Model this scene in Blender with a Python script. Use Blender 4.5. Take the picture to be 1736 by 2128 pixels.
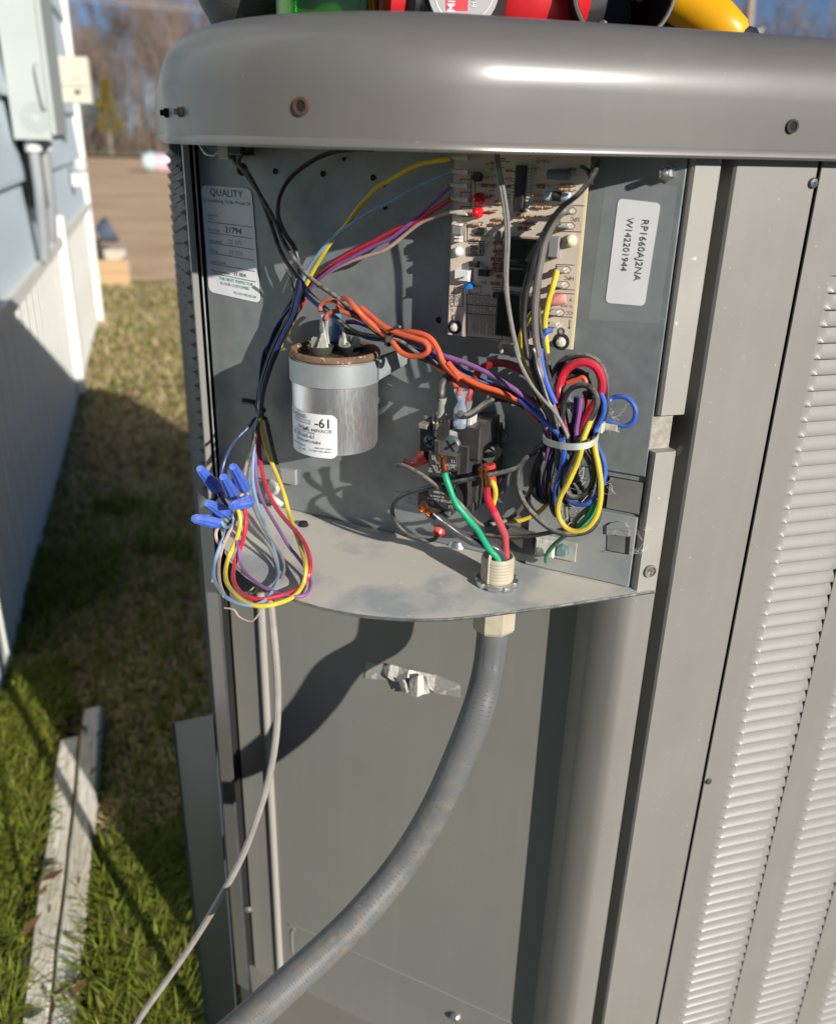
import bpy, math, random
from mathutils import Vector, Matrix
from mathutils import noise as mnoise
for o in list(bpy.data.objects): bpy.data.objects.remove(o)
random.seed(7)
SC = bpy.context.scene
COL = SC.collection
rad = math.radians

# ------------------------------------------------------------------ camera, light, exposure
FPX, PW, PH = 1812.0, 1736.0, 2128.0            # focal length measured in picture units
CAMZ = 0.92
PITCH = math.atan(770 / FPX); ROLL = math.atan(108 / 4136); YAW = rad(16.6)
_h = Vector((math.sin(YAW), math.cos(YAW), 0)); _z = Vector((0, 0, 1))
FWD = _h * math.cos(PITCH) - _z * math.sin(PITCH)
_up = _h * math.sin(PITCH) + _z * math.cos(PITCH)
_r = Vector((math.cos(YAW), -math.sin(YAW), 0))
RT = _r * math.cos(ROLL) + _up * math.sin(ROLL)
UP = _up * math.cos(ROLL) - _r * math.sin(ROLL)
CAM = Vector((0, 0, CAMZ))
cd = bpy.data.cameras.new('camera'); cam = bpy.data.objects.new('camera', cd); COL.objects.link(cam)
cd.sensor_fit = 'HORIZONTAL'; cd.sensor_width = 36; cd.lens = 36 * FPX / PW
cd.clip_start = 0.02; cd.clip_end = 600
cd.dof.use_dof = True; cd.dof.focus_distance = 0.555; cd.dof.aperture_fstop = 8.2
m = Matrix((RT, UP, -FWD)).transposed().to_4x4(); m.translation = CAM
cam.matrix_world = m
SC.camera = cam

SUN = Vector((0.40, -1.0, 0.39)).normalized()   # towards the sun
w = bpy.data.worlds.new('World'); SC.world = w; w.use_nodes = True
nt = w.node_tree; nt.nodes.clear()
sky = nt.nodes.new('ShaderNodeTexSky'); sky.sky_type = 'NISHITA'; sky.sun_disc = False
sky.sun_elevation = math.asin(SUN.z); sky.sun_rotation = math.atan2(SUN.x, SUN.y)
sky.air_density = 0.55; sky.dust_density = 0.0; sky.ozone_density = 4.0
bg = nt.nodes.new('ShaderNodeBackground'); bg.inputs['Strength'].default_value = 0.055
wo = nt.nodes.new('ShaderNodeOutputWorld')
nt.links.new(sky.outputs[0], bg.inputs[0]); nt.links.new(bg.outputs[0], wo.inputs[0])
sd = bpy.data.lights.new('sun', 'SUN'); sd.energy = 5.0; sd.angle = rad(0.53); sd.color = (1.0, 0.955, 0.89)
sun = bpy.data.objects.new('sun', sd); COL.objects.link(sun)
sun.rotation_euler = SUN.to_track_quat('Z', 'Y').to_euler(); sun.location = SUN * 20
SC.view_settings.view_transform = 'Standard'; SC.view_settings.look = 'None'
SC.view_settings.exposure = 0.3; SC.view_settings.gamma = 1.0; SC.view_settings.use_curve_mapping = False

# ------------------------------------------------------------------ places
def ray(x, y): return (x - PW / 2) / FPX * RT - (y - PH / 2) / FPX * UP + FWD
def ony(x, y, Y): d = ray(x, y); return CAM + d * (Y / d.y)
def onx(x, y, X): d = ray(x, y); return CAM + d * (X / d.x)
def onz(x, y, Z=0): d = ray(x, y); return CAM + d * ((Z - CAMZ) / d.z)
def atd(x, y, dep): return CAM + ray(x, y) * dep
# the chamfered back wall of the control bay: U runs to the right along it, N points out of it
WA = rad(48); WU = Vector((math.sin(WA), -math.cos(WA), 0)); WN = Vector((-math.cos(WA), -math.sin(WA), 0))
WP = Vector((.28, .446, 0))
def wall(u, z, h=0.0): return WP + WU * u + WN * h + Vector((0, 0, z))
def och(x, y, h=0.0):
    d = ray(x, y); p0 = WP + WN * h
    return CAM + d * ((p0 - CAM).dot(WN) / d.dot(WN))
def uz(x, y, h=0.0):
    p = och(x, y, h) - WP; return p.dot(WU), p.z
FR = {'Z3': (380, 300, 3.338), 'Z5': (560, 640, 3.472), 'Z6': (860, 820, 4.255), 'Z7': (1060, 700, 3.224),
      'Z8': (400, 900, 3.8), 'Zb': (960, 320, 3.617), 'Zr': (1020, 340, 4.255), 'Zq': (600, 680, 5.787),
      'Zt': (900, 1050, 5.106), 'D': (0, 0, 1 / 1.106)}
def D(f, x, y):
    x0, y0, s = FR[f]; return (x0 + x / s) / 1.106, (y0 + y / s) / 1.106

# ------------------------------------------------------------------ materials
MATS = {}
def lin(c): return tuple(c) + (1.0,)
def mat(name, c1, c2=None, rough=.5, metal=0., scale=20., bump=0., bscale=None, detail=4., coat=0., contrast=(.35, .65),
        stretch=(1, 1, 1), dust=None, dustamt=.6, speck=None, spscale=300., spthr=.72, trans=0., ior=1.45, rvar=0., spec=.5, sss=0.,
        alpha=1., speck2=None, rot=(0, 0, 0), streak=0.):
    if name in MATS: return MATS[name]
    M = bpy.data.materials.new(name); M.use_nodes = True; T = M.node_tree; N = T.nodes; L = T.links
    b = N['Principled BSDF']; b.inputs['Roughness'].default_value = rough; b.inputs['Metallic'].default_value = metal
    b.inputs['Coat Weight'].default_value = coat; b.inputs['Coat Roughness'].default_value = .23
    b.inputs['Transmission Weight'].default_value = trans; b.inputs['IOR'].default_value = ior
    b.inputs['Specular IOR Level'].default_value = spec
    b.inputs['Alpha'].default_value = alpha
    tc = N.new('ShaderNodeTexCoord'); mp = N.new('ShaderNodeMapping'); L.new(tc.outputs['Object'], mp.inputs[0])
    mp.inputs['Scale'].default_value = stretch; mp.inputs['Rotation'].default_value = rot
    def noi(sc, det=4., ro=.55):
        n = N.new('ShaderNodeTexNoise'); n.inputs['Scale'].default_value = sc; n.inputs['Detail'].default_value = det
        n.inputs['Roughness'].default_value = ro; L.new(mp.outputs[0], n.inputs['Vector']); return n
    def ramp(src, a, bb, inv=False):
        r = N.new('ShaderNodeMapRange'); r.inputs[1].default_value = a; r.inputs[2].default_value = bb
        if inv: r.inputs[3].default_value = 1; r.inputs[4].default_value = 0
        L.new(src, r.inputs[0]); return r.outputs[0]
    def mix(f, a, bb):
        x = N.new('ShaderNodeMix'); x.data_type = 'RGBA'
        if isinstance(f, float): x.inputs[0].default_value = f
        else: L.new(f, x.inputs[0])
        for s, v in ((6, a), (7, bb)):
            if isinstance(v, tuple): x.inputs[s].default_value = lin(v)
            else: L.new(v, x.inputs[s])
        return x.outputs[2]
    col = None
    n1 = noi(scale, detail)
    if c2 is not None: col = mix(ramp(n1.outputs['Fac'], *contrast), tuple(c1), tuple(c2))
    if streak:      # run marks and grime: long soft vertical streaks plus broad blotches
        m5 = N.new('ShaderNodeMapping'); L.new(tc.outputs['Object'], m5.inputs[0]); m5.inputs['Scale'].default_value = (1, 1, .07)
        n5 = N.new('ShaderNodeTexNoise'); n5.inputs['Scale'].default_value = 95; n5.inputs['Detail'].default_value = 6; L.new(m5.outputs[0], n5.inputs['Vector'])
        n6 = noi(13., 7., .65); a5 = N.new('ShaderNodeMath'); a5.operation = 'MULTIPLY'; L.new(ramp(n5.outputs['Fac'], .48, .72), a5.inputs[0]); L.new(ramp(n6.outputs['Fac'], .35, .65), a5.inputs[1])
        m6 = N.new('ShaderNodeMath'); m6.operation = 'MULTIPLY'; m6.inputs[1].default_value = min(1., streak * 1.3); L.new(a5.outputs[0], m6.inputs[0])
        col = mix(m6.outputs[0], col if col is not None else tuple(c1), tuple(q * 1.35 + .03 for q in c1))
        n7 = noi(5., 6., .6); m7 = N.new('ShaderNodeMath'); m7.operation = 'MULTIPLY'; m7.inputs[1].default_value = streak * 1.2; L.new(ramp(n7.outputs['Fac'], .45, .75), m7.inputs[0])
        col = mix(m7.outputs[0], col, tuple(q * .72 for q in c1))
    if speck is not None:
        n3 = noi(spscale, 2.); col = mix(ramp(n3.outputs['Fac'], spthr, spthr + .05), col if col is not None else tuple(c1), tuple(speck))
    if speck2 is not None:
        n4 = noi(spscale * .23, 6., .75); col = mix(ramp(n4.outputs['Fac'], .62, .7), col if col is not None else tuple(c1), tuple(speck2))
    if dust is not None:
        g = N.new('ShaderNodeNewGeometry'); s = N.new('ShaderNodeSeparateXYZ'); L.new(g.outputs['Normal'], s.inputs[0])
        nz = ramp(s.outputs['Z'], -.1, .9); nd = noi(220., 5.)
        mu = N.new('ShaderNodeMath'); mu.operation = 'MULTIPLY'; L.new(nz, mu.inputs[0]); L.new(ramp(nd.outputs['Fac'], .3, .6), mu.inputs[1])
        m2 = N.new('ShaderNodeMath'); m2.operation = 'MULTIPLY'; L.new(mu.outputs[0], m2.inputs[0]); m2.inputs[1].default_value = dustamt
        col = mix(m2.outputs[0], col if col is not None else tuple(c1), tuple(dust))
    if col is None: b.inputs['Base Color'].default_value = lin(c1)
    else: L.new(col, b.inputs['Base Color'])
    if rvar:
        L.new(ramp(noi(scale * 2.3, 5.).outputs['Fac'], .3, .7), (r := N.new('ShaderNodeMapRange')).inputs[0])
        r.inputs[3].default_value = max(.02, rough - rvar); r.inputs[4].default_value = min(1., rough + rvar); L.new(r.outputs[0], b.inputs['Roughness'])
    if bump:
        bp = N.new('ShaderNodeBump'); bp.inputs['Strength'].default_value = 1.0; bp.inputs['Distance'].default_value = bump
        L.new(noi(bscale or scale * 3, 5.).outputs['Fac'], bp.inputs['Height']); L.new(bp.outputs[0], b.inputs['Normal'])
    if sss: b.inputs['Subsurface Weight'].default_value = sss; b.inputs['Subsurface Radius'].default_value = (.004, .002, .001)
    MATS[name] = M; return M

PAINT = mat('taupe_paint', (.222, .212, .188), (.243, .233, .209), rough=.42, scale=9, bump=.00005, bscale=900, speck=(.38, .37, .34), speck2=(.235, .226, .205), spscale=420, spthr=.725, coat=.12, rvar=.07, streak=.13)
CAPPAINT = mat('cap_paint', (.125, .116, .103), (.142, .133, .118), rough=.52, scale=7, bump=.00002, bscale=900, speck=(.26, .25, .23), spscale=260, spthr=.76, coat=.42, rvar=.05, streak=.10)
PANELP = mat('lower_panel_paint', (.205, .20, .176), (.225, .22, .194), rough=.5, scale=6, bump=.00003, bscale=900, speck=(.30, .29, .26), speck2=(.215, .208, .183), spscale=200, spthr=.76, streak=.14)
DARK = mat('dark_gap', (.012, .012, .011), rough=.9)  # near-black: shade of gaps and holes put into colour; also black parts
SLOT = mat('slot_shade', (.02, .019, .017), rough=.7)  # near-black: shade inside slot and knockout put into colour; also a dark cap screw
GALV = mat('galvanised_sheet', (.245, .268, .268), (.315, .34, .335), rough=.46, metal=.45, scale=55, bump=.00003, bscale=500, speck=(.34, .36, .36), spscale=380, spthr=.72, rvar=.12, contrast=(.3, .7), streak=.12)
GALVD = mat('galvanised_dusty', (.26, .28, .28), (.36, .36, .335), rough=.6, metal=.25, scale=30, bump=.00006, bscale=400, speck=(.55, .55, .52), spscale=300, spthr=.70, speck2=(.42, .40, .36))
TRAYM = mat('dusty_tray', (.62, .58, .50), (.38, .395, .39), rough=.62, metal=.1, scale=15, bump=.00012, bscale=260, detail=7, contrast=(.49, .62), speck=(.20, .15, .10), spscale=240, spthr=.75, speck2=(.76, .73, .65))
METAL = mat('bright_metal', (.62, .61, .58), (.5, .49, .46), rough=.33, metal=.9, scale=60, rvar=.1)
CREAM = mat('cream_plastic', (.47, .42, .31), (.40, .35, .25), rough=.5, scale=80, bump=.00004, bscale=600)
BLKP = mat('black_plastic', (.018, .018, .019), rough=.42, dust=(.20, .18, .155), dustamt=.6, bump=.00003, bscale=900)
WHITEL = mat('white_label', (.78, .78, .77), (.72, .72, .71), rough=.45, scale=30)
INK = mat('black_ink', (.03, .03, .03), rough=.6)
INKG = mat('grey_ink', (.22, .23, .22), rough=.6)
GREENINK = mat('green_ink', (.01, .20, .13), rough=.6)
WHITEINK = mat('white_ink', (.7, .7, .68), rough=.6)
COPPER = mat('copper', (.62, .27, .13), (.34, .14, .07), rough=.3, metal=.9, scale=400)
RUST = mat('rusty_rim', (.24, .125, .07), (.13, .08, .05), rough=.85, metal=.1, scale=90, bump=.0002, bscale=500, speck=(.55, .42, .3), spscale=400, spthr=.62)

def wmat(n, c, rough=.38, dust=.35):
    return mat('wire_' + n, c, tuple(q * .72 + .012 for q in c), rough=rough + .06, dust=(.28, .26, .225), dustamt=min(1., dust * 1.35), bump=.00006, bscale=420, scale=60, detail=6, rvar=.12, speck=tuple(q * .6 + .14 for q in c), spscale=500, spthr=.70)
WB = wmat('black', (.010, .010, .011), .36, .5); WG = wmat('dusty_black', (.022, .021, .020), .5, .85)
WTAUPE = wmat('brown', (.10, .065, .045), .45, .8); WY = wmat('yellow', (.78, .58, .03), .35, .15)
WBL = wmat('blue', (.03, .12, .55), .35, .2); WNV = wmat('navy', (.01, .025, .16), .35, .2)
WLB = wmat('pale_blue', (.22, .38, .55), .4, .2); WP_ = wmat('purple', (.27, .09, .33), .38, .25)
WR = wmat('red', (.62, .012, .04), .28, .12); WOR = wmat('orange', (.80, .11, .03), .38, .15); WBR = wmat('rust_orange', (.42, .075, .035), .42, .3)
WGR = wmat('green', (.0, .42, .20), .32, .06); WPK = wmat('pinkish', (.55, .38, .32), .45, .2); WRED2 = wmat('dark_red', (.35, .015, .02), .35, .2)
WLG = wmat('pale_grey', (.36, .33, .295), .5, .2); WGY = wmat('green_yellow', (.06, .28, .13), .4, .2)

# ------------------------------------------------------------------ mesh building
WPOS = {}
class MB:
    def __init__(s): s.v = []; s.f = []; s.mi = []; s.m = 0; s.sm = []; s.smooth = False
    def face(s, ids): s.f.append(tuple(ids)); s.mi.append(s.m); s.sm.append(s.smooth)
    def add(s, vs, fs):
        b = len(s.v); s.v += [Vector(p) for p in vs]
        for f in fs: s.face([b + i for i in f])
    def hexa(s, p):   # p: 8 corners, bottom 4 (ccw), top 4
        s.add(p, [(3, 2, 1, 0), (4, 5, 6, 7), (0, 1, 5, 4), (1, 2, 6, 5), (2, 3, 7, 6), (3, 0, 4, 7)])
    def box(s, a, b):
        x0, y0, z0 = a; x1, y1, z1 = b
        s.hexa([(x0, y0, z0), (x1, y0, z0), (x1, y1, z0), (x0, y1, z0), (x0, y0, z1), (x1, y0, z1), (x1, y1, z1), (x0, y1, z1)])
    def wbox(s, u0, u1, z0, z1, h0, h1, c=0.0):
        if c <= 0:
            s.hexa([wall(u0, z0, h0), wall(u0, z0, h1), wall(u1, z0, h1), wall(u1, z0, h0), wall(u0, z1, h0), wall(u0, z1, h1), wall(u1, z1, h1), wall(u1, z1, h0)])
        else:   # chamfered front
            b = [wall(u0, z0, h0), wall(u1, z0, h0), wall(u1, z1, h0), wall(u0, z1, h0)]
            m_ = [wall(u0, z0, h1 - c), wall(u1, z0, h1 - c), wall(u1, z1, h1 - c), wall(u0, z1, h1 - c)]
            t = [wall(u0 + c, z0 + c, h1), wall(u1 - c, z0 + c, h1), wall(u1 - c, z1 - c, h1), wall(u0 + c, z1 - c, h1)]
            fs = [(0, 3, 2, 1), (8, 9, 10, 11)]
            for i in range(4):
                j = (i + 1) % 4; fs += [(i, j, 4 + j, 4 + i), (4 + i, 4 + j, 8 + j, 8 + i)]
            s.add(b + m_ + t, fs)
    def pbox(s, x0, x1, y0, y1, h0, h1, f='D', c=0.0):   # box whose front face spans a picture rectangle on the plane h1
        a = uz(*D(f, x0, (y0 + y1) / 2), h1); b = uz(*D(f, x1, (y0 + y1) / 2), h1)
        t = uz(*D(f, (x0 + x1) / 2, y0), h1)[1]; q = uz(*D(f, (x0 + x1) / 2, y1), h1)[1]
        s.wbox(a[0], b[0], q, t, h0, h1, c)
    def prism(s, pts, ext):   # closed polygon extruded by vector
        n = len(pts); e = Vector(ext); ps = [Vector(p) for p in pts]
        s.add(ps + [p + e for p in ps], [tuple(range(n - 1, -1, -1)), tuple(range(n, 2 * n))] + [(i, (i + 1) % n, n + (i + 1) % n, n + i) for i in range(n)])
    def tube(s, pts, r, seg=8, caps=True):
        pts = [Vector(p) for p in pts]; n = len(pts); rs = r if isinstance(r, (list, tuple)) else [r] * n
        base = len(s.v); t0 = (pts[1] - pts[0]).normalized(); a = t0.orthogonal().normalized()
        for i, p in enumerate(pts):
            t = (pts[min(i + 1, n - 1)] - pts[max(i - 1, 0)])
            t = t.normalized() if t.length > 1e-9 else t0
            a = (a - t * a.dot(t)); a = a.normalized() if a.length > 1e-6 else t.orthogonal().normalized()
            b = t.cross(a)
            for k in range(seg):
                q = 2 * math.pi * k / seg; s.v.append(p + (a * math.cos(q) + b * math.sin(q)) * rs[i])
        for i in range(n - 1):
            for k in range(seg):
                k2 = (k + 1) % seg
                s.face((base + i * seg + k, base + i * seg + k2, base + (i + 1) * seg + k2, base + (i + 1) * seg + k))
        if caps:
            s.face([base + k for k in range(seg - 1, -1, -1)]); s.face([base + (n - 1) * seg + k for k in range(seg)])
    def lathe(s, prof, c, ax=(0, 0, 1), seg=24, squash=None):   # prof: (radius, height along axis)
        ax = Vector(ax).normalized(); a = ax.orthogonal().normalized() if abs(ax.z) < .99 else Vector((1, 0, 0)); b = ax.cross(a); c = Vector(c)
        base = len(s.v); n = len(prof)
        for (r, z) in prof:
            for k in range(seg):
                q = 2 * math.pi * k / seg
                s.v.append(c + ax * z + (a * math.cos(q) + b * math.sin(q)) * max(r, 1e-6))
        for i in range(n - 1):
            for k in range(seg):
                k2 = (k + 1) % seg
                s.face((base + i * seg + k, base + i * seg + k2, base + (i + 1) * seg + k2, base + (i + 1) * seg + k))
    def build(s, name, mats, parent=None, smooth=None, origin=None):
        me = bpy.data.meshes.new(name); c = Vector(origin) if origin is not None else sum(s.v, Vector()) / len(s.v)
        me.from_pydata([p - c for p in s.v], [], s.f)
        mats = mats if isinstance(mats, (list, tuple)) else [mats]
        for q in mats: me.materials.append(q)
        me.polygons.foreach_set('material_index', s.mi)
        sm = s.sm if smooth is None else [smooth] * len(s.f)
        me.polygons.foreach_set('use_smooth', sm)
        if any(sm): me.set_sharp_from_angle(angle=rad(38))
        me.update(); o = bpy.data.objects.new(name, me); COL.objects.link(o)
        link(o, parent, c); return o
def link(o, parent, c):
    if parent is not None: o.parent = parent; o.location = c - WPOS[parent.name]
    else: o.location = c
    WPOS[o.name] = Vector(c)
def tag(o, label=None, cat=None, group=None, kind=None):
    for k, v in (('label', label), ('category', cat), ('group', group), ('kind', kind)):
        if v: o[k] = v
    return o
def thing(name, loc, label, cat, group=None):
    o = bpy.data.objects.new(name, None); COL.objects.link(o); o.location = loc; o.empty_display_size = .02
    WPOS[o.name] = Vector(loc); return tag(o, label, cat, group)
def share(o, me_src, name, parent, loc):   # an alike piece that shares mesh data
    c = bpy.data.objects.new(name, me_src.data); COL.objects.link(c); link(c, parent, Vector(loc)); return c
def spline(pts, k=6):
    P = [Vector(p) for p in pts]
    if len(P) < 3: return P
    out = []
    for i in range(len(P) - 1):
        a = P[max(i - 1, 0)]; b = P[i]; c = P[i + 1]; d = P[min(i + 2, len(P) - 1)]
        for j in range(k):
            t = j / k; t2 = t * t; t3 = t2 * t
            out.append(.5 * ((2 * b) + (c - a) * t + (2 * a - 5 * b + 4 * c - d) * t2 + (3 * b - a - 3 * c + d) * t3))
    out.append(P[-1]); return out
def textmb(mb, body, origin, ux, uy, size, rot=0.0, align='LEFT', bold=0.0, f=None):   # flat lettering, glyph plane spanned by ux, uy
    cu = bpy.data.curves.new('t', 'FONT'); cu.body = body; cu.size = size; cu.align_x = align; cu.resolution_u = 2; cu.offset = bold
    o = bpy.data.objects.new('t', cu); me = bpy.data.meshes.new_from_object(o)
    b = len(mb.v); cr, sr = math.cos(rot), math.sin(rot); O = Vector(origin)
    for v in me.vertices:
        x = v.co.x * cr - v.co.y * sr; y = v.co.x * sr + v.co.y * cr
        mb.v.append(f(x, y) if f else O + Vector(ux) * x + Vector(uy) * y)
    for p in me.polygons: mb.face([b + i for i in p.vertices])
    bpy.data.objects.remove(o); bpy.data.meshes.remove(me); bpy.data.curves.remove(cu)
ZUP = Vector((0, 0, 1))
# ------------------------------------------------------------------ ground and sky surroundings (setting)
def grid(name, x0, x1, y0, y1, nx, ny, mt, z=0., amp=0., sc=1., fx=None):
    mb = MB()
    for j in range(ny + 1):
        for i in range(nx + 1):
            x = x0 + (x1 - x0) * i / nx; y = y0 + (y1 - y0) * j / ny
            mb.v.append(Vector((x, y, z + (amp * (mnoise.noise(Vector((x * sc, y * sc, 3))) ) if amp else 0))))
    for j in range(ny):
        for i in range(nx): a = j * (nx + 1) + i; mb.face((a, a + 1, a + nx + 2, a + nx + 1))
    return mb.build(name, mt, smooth=True)
DRY = mat('dry_field', (.74, .53, .335), (.58, .40, .245), rough=.95, scale=.9, detail=9, bump=.02, bscale=14, stretch=(.5, 1, 1), speck=(.72, .56, .36), spscale=5, spthr=.6, speck2=(.36, .27, .16), contrast=(.4, .62), spec=.15)
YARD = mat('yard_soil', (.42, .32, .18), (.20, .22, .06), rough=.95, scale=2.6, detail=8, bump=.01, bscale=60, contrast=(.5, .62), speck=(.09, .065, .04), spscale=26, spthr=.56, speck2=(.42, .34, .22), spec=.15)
g = grid('ground', -260, 260, -120, 400, 26, 26, DRY, z=-.012); tag(g, kind='structure')
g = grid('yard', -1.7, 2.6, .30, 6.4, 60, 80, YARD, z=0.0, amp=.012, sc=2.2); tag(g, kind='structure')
FRONT = mat('bounce_dark_ground', (.075, .085, .03), (.045, .045, .022), rough=.95, scale=3, detail=8, bump=.01, bscale=50, spec=.1)  # unseen ground, made dark to cut light bounced up onto the unit
g = grid('front_yard', -40, 40, -45, .298, 30, 20, FRONT, z=.002); tag(g, kind='structure')
VERGE = mat('rough_verge', (.42, .40, .24), (.30, .33, .18), rough=.95, scale=1.1, detail=8, bump=.03, bscale=6, spec=.1)
g = grid('verge', -80, 90, 41, 70, 60, 14, VERGE, z=.06, amp=.10, sc=.35); tag(g, kind='structure')

def attr_mat(name, rough=.6, trans=.0):
    M = bpy.data.materials.new(name); M.use_nodes = True; N = M.node_tree.nodes; L = M.node_tree.links; b = N['Principled BSDF']
    a = N.new('ShaderNodeAttribute'); a.attribute_name = 'tint'; L.new(a.outputs['Color'], b.inputs['Base Color'])
    b.inputs['Roughness'].default_value = rough; b.inputs['Specular IOR Level'].default_value = .3
    if trans:
        t = N.new('ShaderNodeBsdfTranslucent'); L.new(a.outputs['Color'], t.inputs[0]); mx = N.new('ShaderNodeMixShader'); mx.inputs[0].default_value = trans
        L.new(b.outputs[0], mx.inputs[1]); L.new(t.outputs[0], mx.inputs[2]); L.new(mx.outputs[0], N['Material Output'].inputs[0])
    return M
GRASSM = attr_mat('grass_blades', .55, .35)
def raw(name, v, f, cols, mt, per=None, smooth=False):
    me = bpy.data.meshes.new(name); me.from_pydata(v, [], f); me.materials.append(mt)
    at = me.attributes.new('tint', 'FLOAT_COLOR', 'FACE')
    at.data.foreach_set('color', [c for q in cols for c in (q[0], q[1], q[2], 1.)])
    me.update(); o = bpy.data.objects.new(name, me); COL.objects.link(o); WPOS[o.name] = Vector((0, 0, 0)); return o
def blades(name, n, area, hfun, rng):
    v = []; f = []; c = []
    while len(f) < n * 2:
        x = rng.uniform(area[0], area[1]); y = area[2] + (area[3] - area[2]) * rng.random() ** 1.7
        d = mnoise.noise(Vector((x * 2.1, y * 2.1, 9))) + .5 * mnoise.noise(Vector((x * 6, y * 6, 2)))
        if onplank(x, y): continue
        green = hfun(x, y, d)
        if rng.random() > (.95 if green > .5 else .6): continue
        H = (rng.uniform(.018, .055) if green > .5 else rng.uniform(.006, .024)) * (1 + .35 * d)
        a = rng.uniform(0, 6.28); ln = rng.uniform(.2, 1.2) * H * (1 if green > .5 else 2.2); wd = rng.uniform(.0012, .0026) * (1 + y * .25)
        bx, by = math.cos(a), math.sin(a); px, py = -by * wd, bx * wd
        b = len(v); z0 = -.004
        v += [(x - px, y - py, z0), (x + px, y + py, z0), (x + bx * ln * .35 + px * .7, y + by * ln * .35 + py * .7, H * .65), (x + bx * ln * .35 - px * .7, y + by * ln * .35 - py * .7, H * .65), (x + bx * ln, y + by * ln, H * (.95 - .3 * rng.random()))]
        f += [(b, b + 1, b + 2, b + 3), (b + 3, b + 2, b + 4)]
        t = rng.uniform(.7, 1.25)
        col = (.22 * t, .26 * t, .03 * t) if green > .5 else ((.74 * t, .60 * t, .33 * t) if rng.random() < .75 else (.30 * t, .32 * t, .07 * t))
        if green > .5 and rng.random() < .18: col = (.26 * t, .24 * t, .06 * t)
        c += [col, col]
    return tag(raw(name, v, f, c, GRASSM), kind='stuff')
def onplank(x, y): return (-.222 < x < -.146 and y < 1.32) or (x > -.02 and x < .85 and .4 < y < 1.28)
def gfun(x, y, d):
    g = d * 1.0 + .25
    if y > 2.0: g = d - .30 - (y - 2.0) * .06 + (.9 if (abs(y - 4.55) < .4 and x < -.75 + .3 * d and x > -1.45) else 0)
    if x < -.22 and y < 1.5: g += .9
    if y < .98 and x > -.15: g += .8
    if -.15 < x and 1.0 < y < 2.0: g -= .45
    if y > 1.5: g -= .12
    return 1 if rng.random() < min(.97, max(.05, (g - .18) * 1.3 + .5)) else 0
rng = random.Random(3)
tag(blades('grass', 52000, (-.33, .02, .62, 2.3), gfun, rng), 'short green and straw coloured grass between the wall and the unit', 'grass')
tag(blades('lawn_grass', 52000, (-1.6, 1.0, 1.28, 6.2), gfun, rng), 'sparse dry grass with green tufts beyond the unit', 'grass')
# leaf litter and straw bits
v = []; f = []; c = []
for i in range(5000):
    x = rng.uniform(-.33, 1.0); y = .7 + 4 * rng.random() ** 2; a = rng.uniform(0, 6.28); l = rng.uniform(.006, .022); q = rng.uniform(.002, .006); z = rng.uniform(.006, .014)
    if onplank(x, y): z += .034 if rng.random() < .16 and x < 0 else -.05
    b = len(v); ca, sa = math.cos(a), math.sin(a)
    v += [(x - ca * l, y - sa * l, z), (x - sa * q, y + ca * q, z + .003), (x + ca * l, y + sa * l, z + .002), (x + sa * q, y - ca * q, z)]
    f.append((b, b + 1, b + 2, b + 3)); t = rng.uniform(.5, 1.2); c.append((.20 * t, .11 * t, .055 * t))
tag(raw('leaf_litter', v, f, c, GRASSM), 'brown leaf litter and straw scattered on the ground', 'leaf litter', kind='stuff')

# two pale weathered timbers lying along the house wall
TIMB = mat('pale_timber', (.88, .83, .71), (.62, .56, .43), rough=.85, scale=16, stretch=(3, .5, 3), detail=8, bump=.004, bscale=55, speck=(.16, .10, .05), spscale=60, spthr=.66, speck2=(.66, .62, .53), contrast=(.4, .6))
for k, (x0, x1, y1, lab) in enumerate(((-.215, -.1845, 1.24, 'pale weathered timber lying in the grass, nearer the house wall'), (-.182, -.152, 1.31, 'pale weathered timber lying in the grass, nearer the grey unit'))):
    mb = MB(); n = 26
    prof = [(x0, 0), (x0 + .001, .028), (x0 + .004, .032), (x1 - .004, .032), (x1 - .001, .028), (x1, 0)]
    for i in range(n + 1):
        y = .25 + (y1 - .25) * i / n
        for (px, pz) in prof: mb.v.append(Vector((px + .002 * mnoise.noise(Vector((px * 60, y * 9, k))), y, pz + (.003 * mnoise.noise(Vector((px * 40, y * 14, k + 5))) if pz else 0) + (.004 if k else 0))))
    for i in range(n):
        for j in range(5): a = i * 6 + j; mb.face((a, a + 1, a + 7, a + 6))
    mb.face(range(5, -1, -1)); mb.face(range(n * 6, n * 6 + 6))
    tag(mb.build('timber', TIMB, smooth=True), lab, 'timber', 'pale timbers lying along the house wall')

# ------------------------------------------------------------------ the house on the left
HX = -.32; HY1 = 4.98; HY0 = .97
SIDING = mat('blue_siding', (.60, .70, .76), (.56, .66, .72), streak=.10, rough=.6, scale=3, bump=.0006, bscale=60, stretch=(1, .15, 2))
SKIRT = mat('white_skirting', (.84, .84, .78), (.76, .75, .69), streak=.08, rough=.55, scale=4, speck2=(.56, .55, .48), spscale=30)
TRIM = mat('white_trim', (.78, .77, .71), (.72, .71, .65), rough=.5, scale=5)
house = thing('house', (HX, 2, 0), 'pale blue lap sided house with white ribbed skirting along the left edge', 'house')
mb = MB(); mb.box((-4.3, HY0, .0), (HX - .03, HY1 - .02, 2.9)); mb.build('wall', SIDING, house)
z = .60; i = 0
while z < 2.85:
    p = [(HX - .028, HY0, z), (HX + .004, HY0, z), (HX + .005, HY0, z + .012), (HX - .012, HY0, z + .2), (HX - .028, HY0, z + .2)]
    mb = MB(); mb.prism(p, (0, HY1 - HY0 - .012, 0)); mb.build('siding_board', SIDING, house); z += .2
mb = MB(); mb.box((HX - .026, HY0, .565), (HX + .022, HY1 - .012, .598)); mb.build('skirting_cap', TRIM, house)
mb = MB(); mb.box((HX - .02, HY0, .0), (HX - .016, HY1 - .01, .563)); mb.build('skirting_back', SKIRT, house)
src = None; y = HY0
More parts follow.
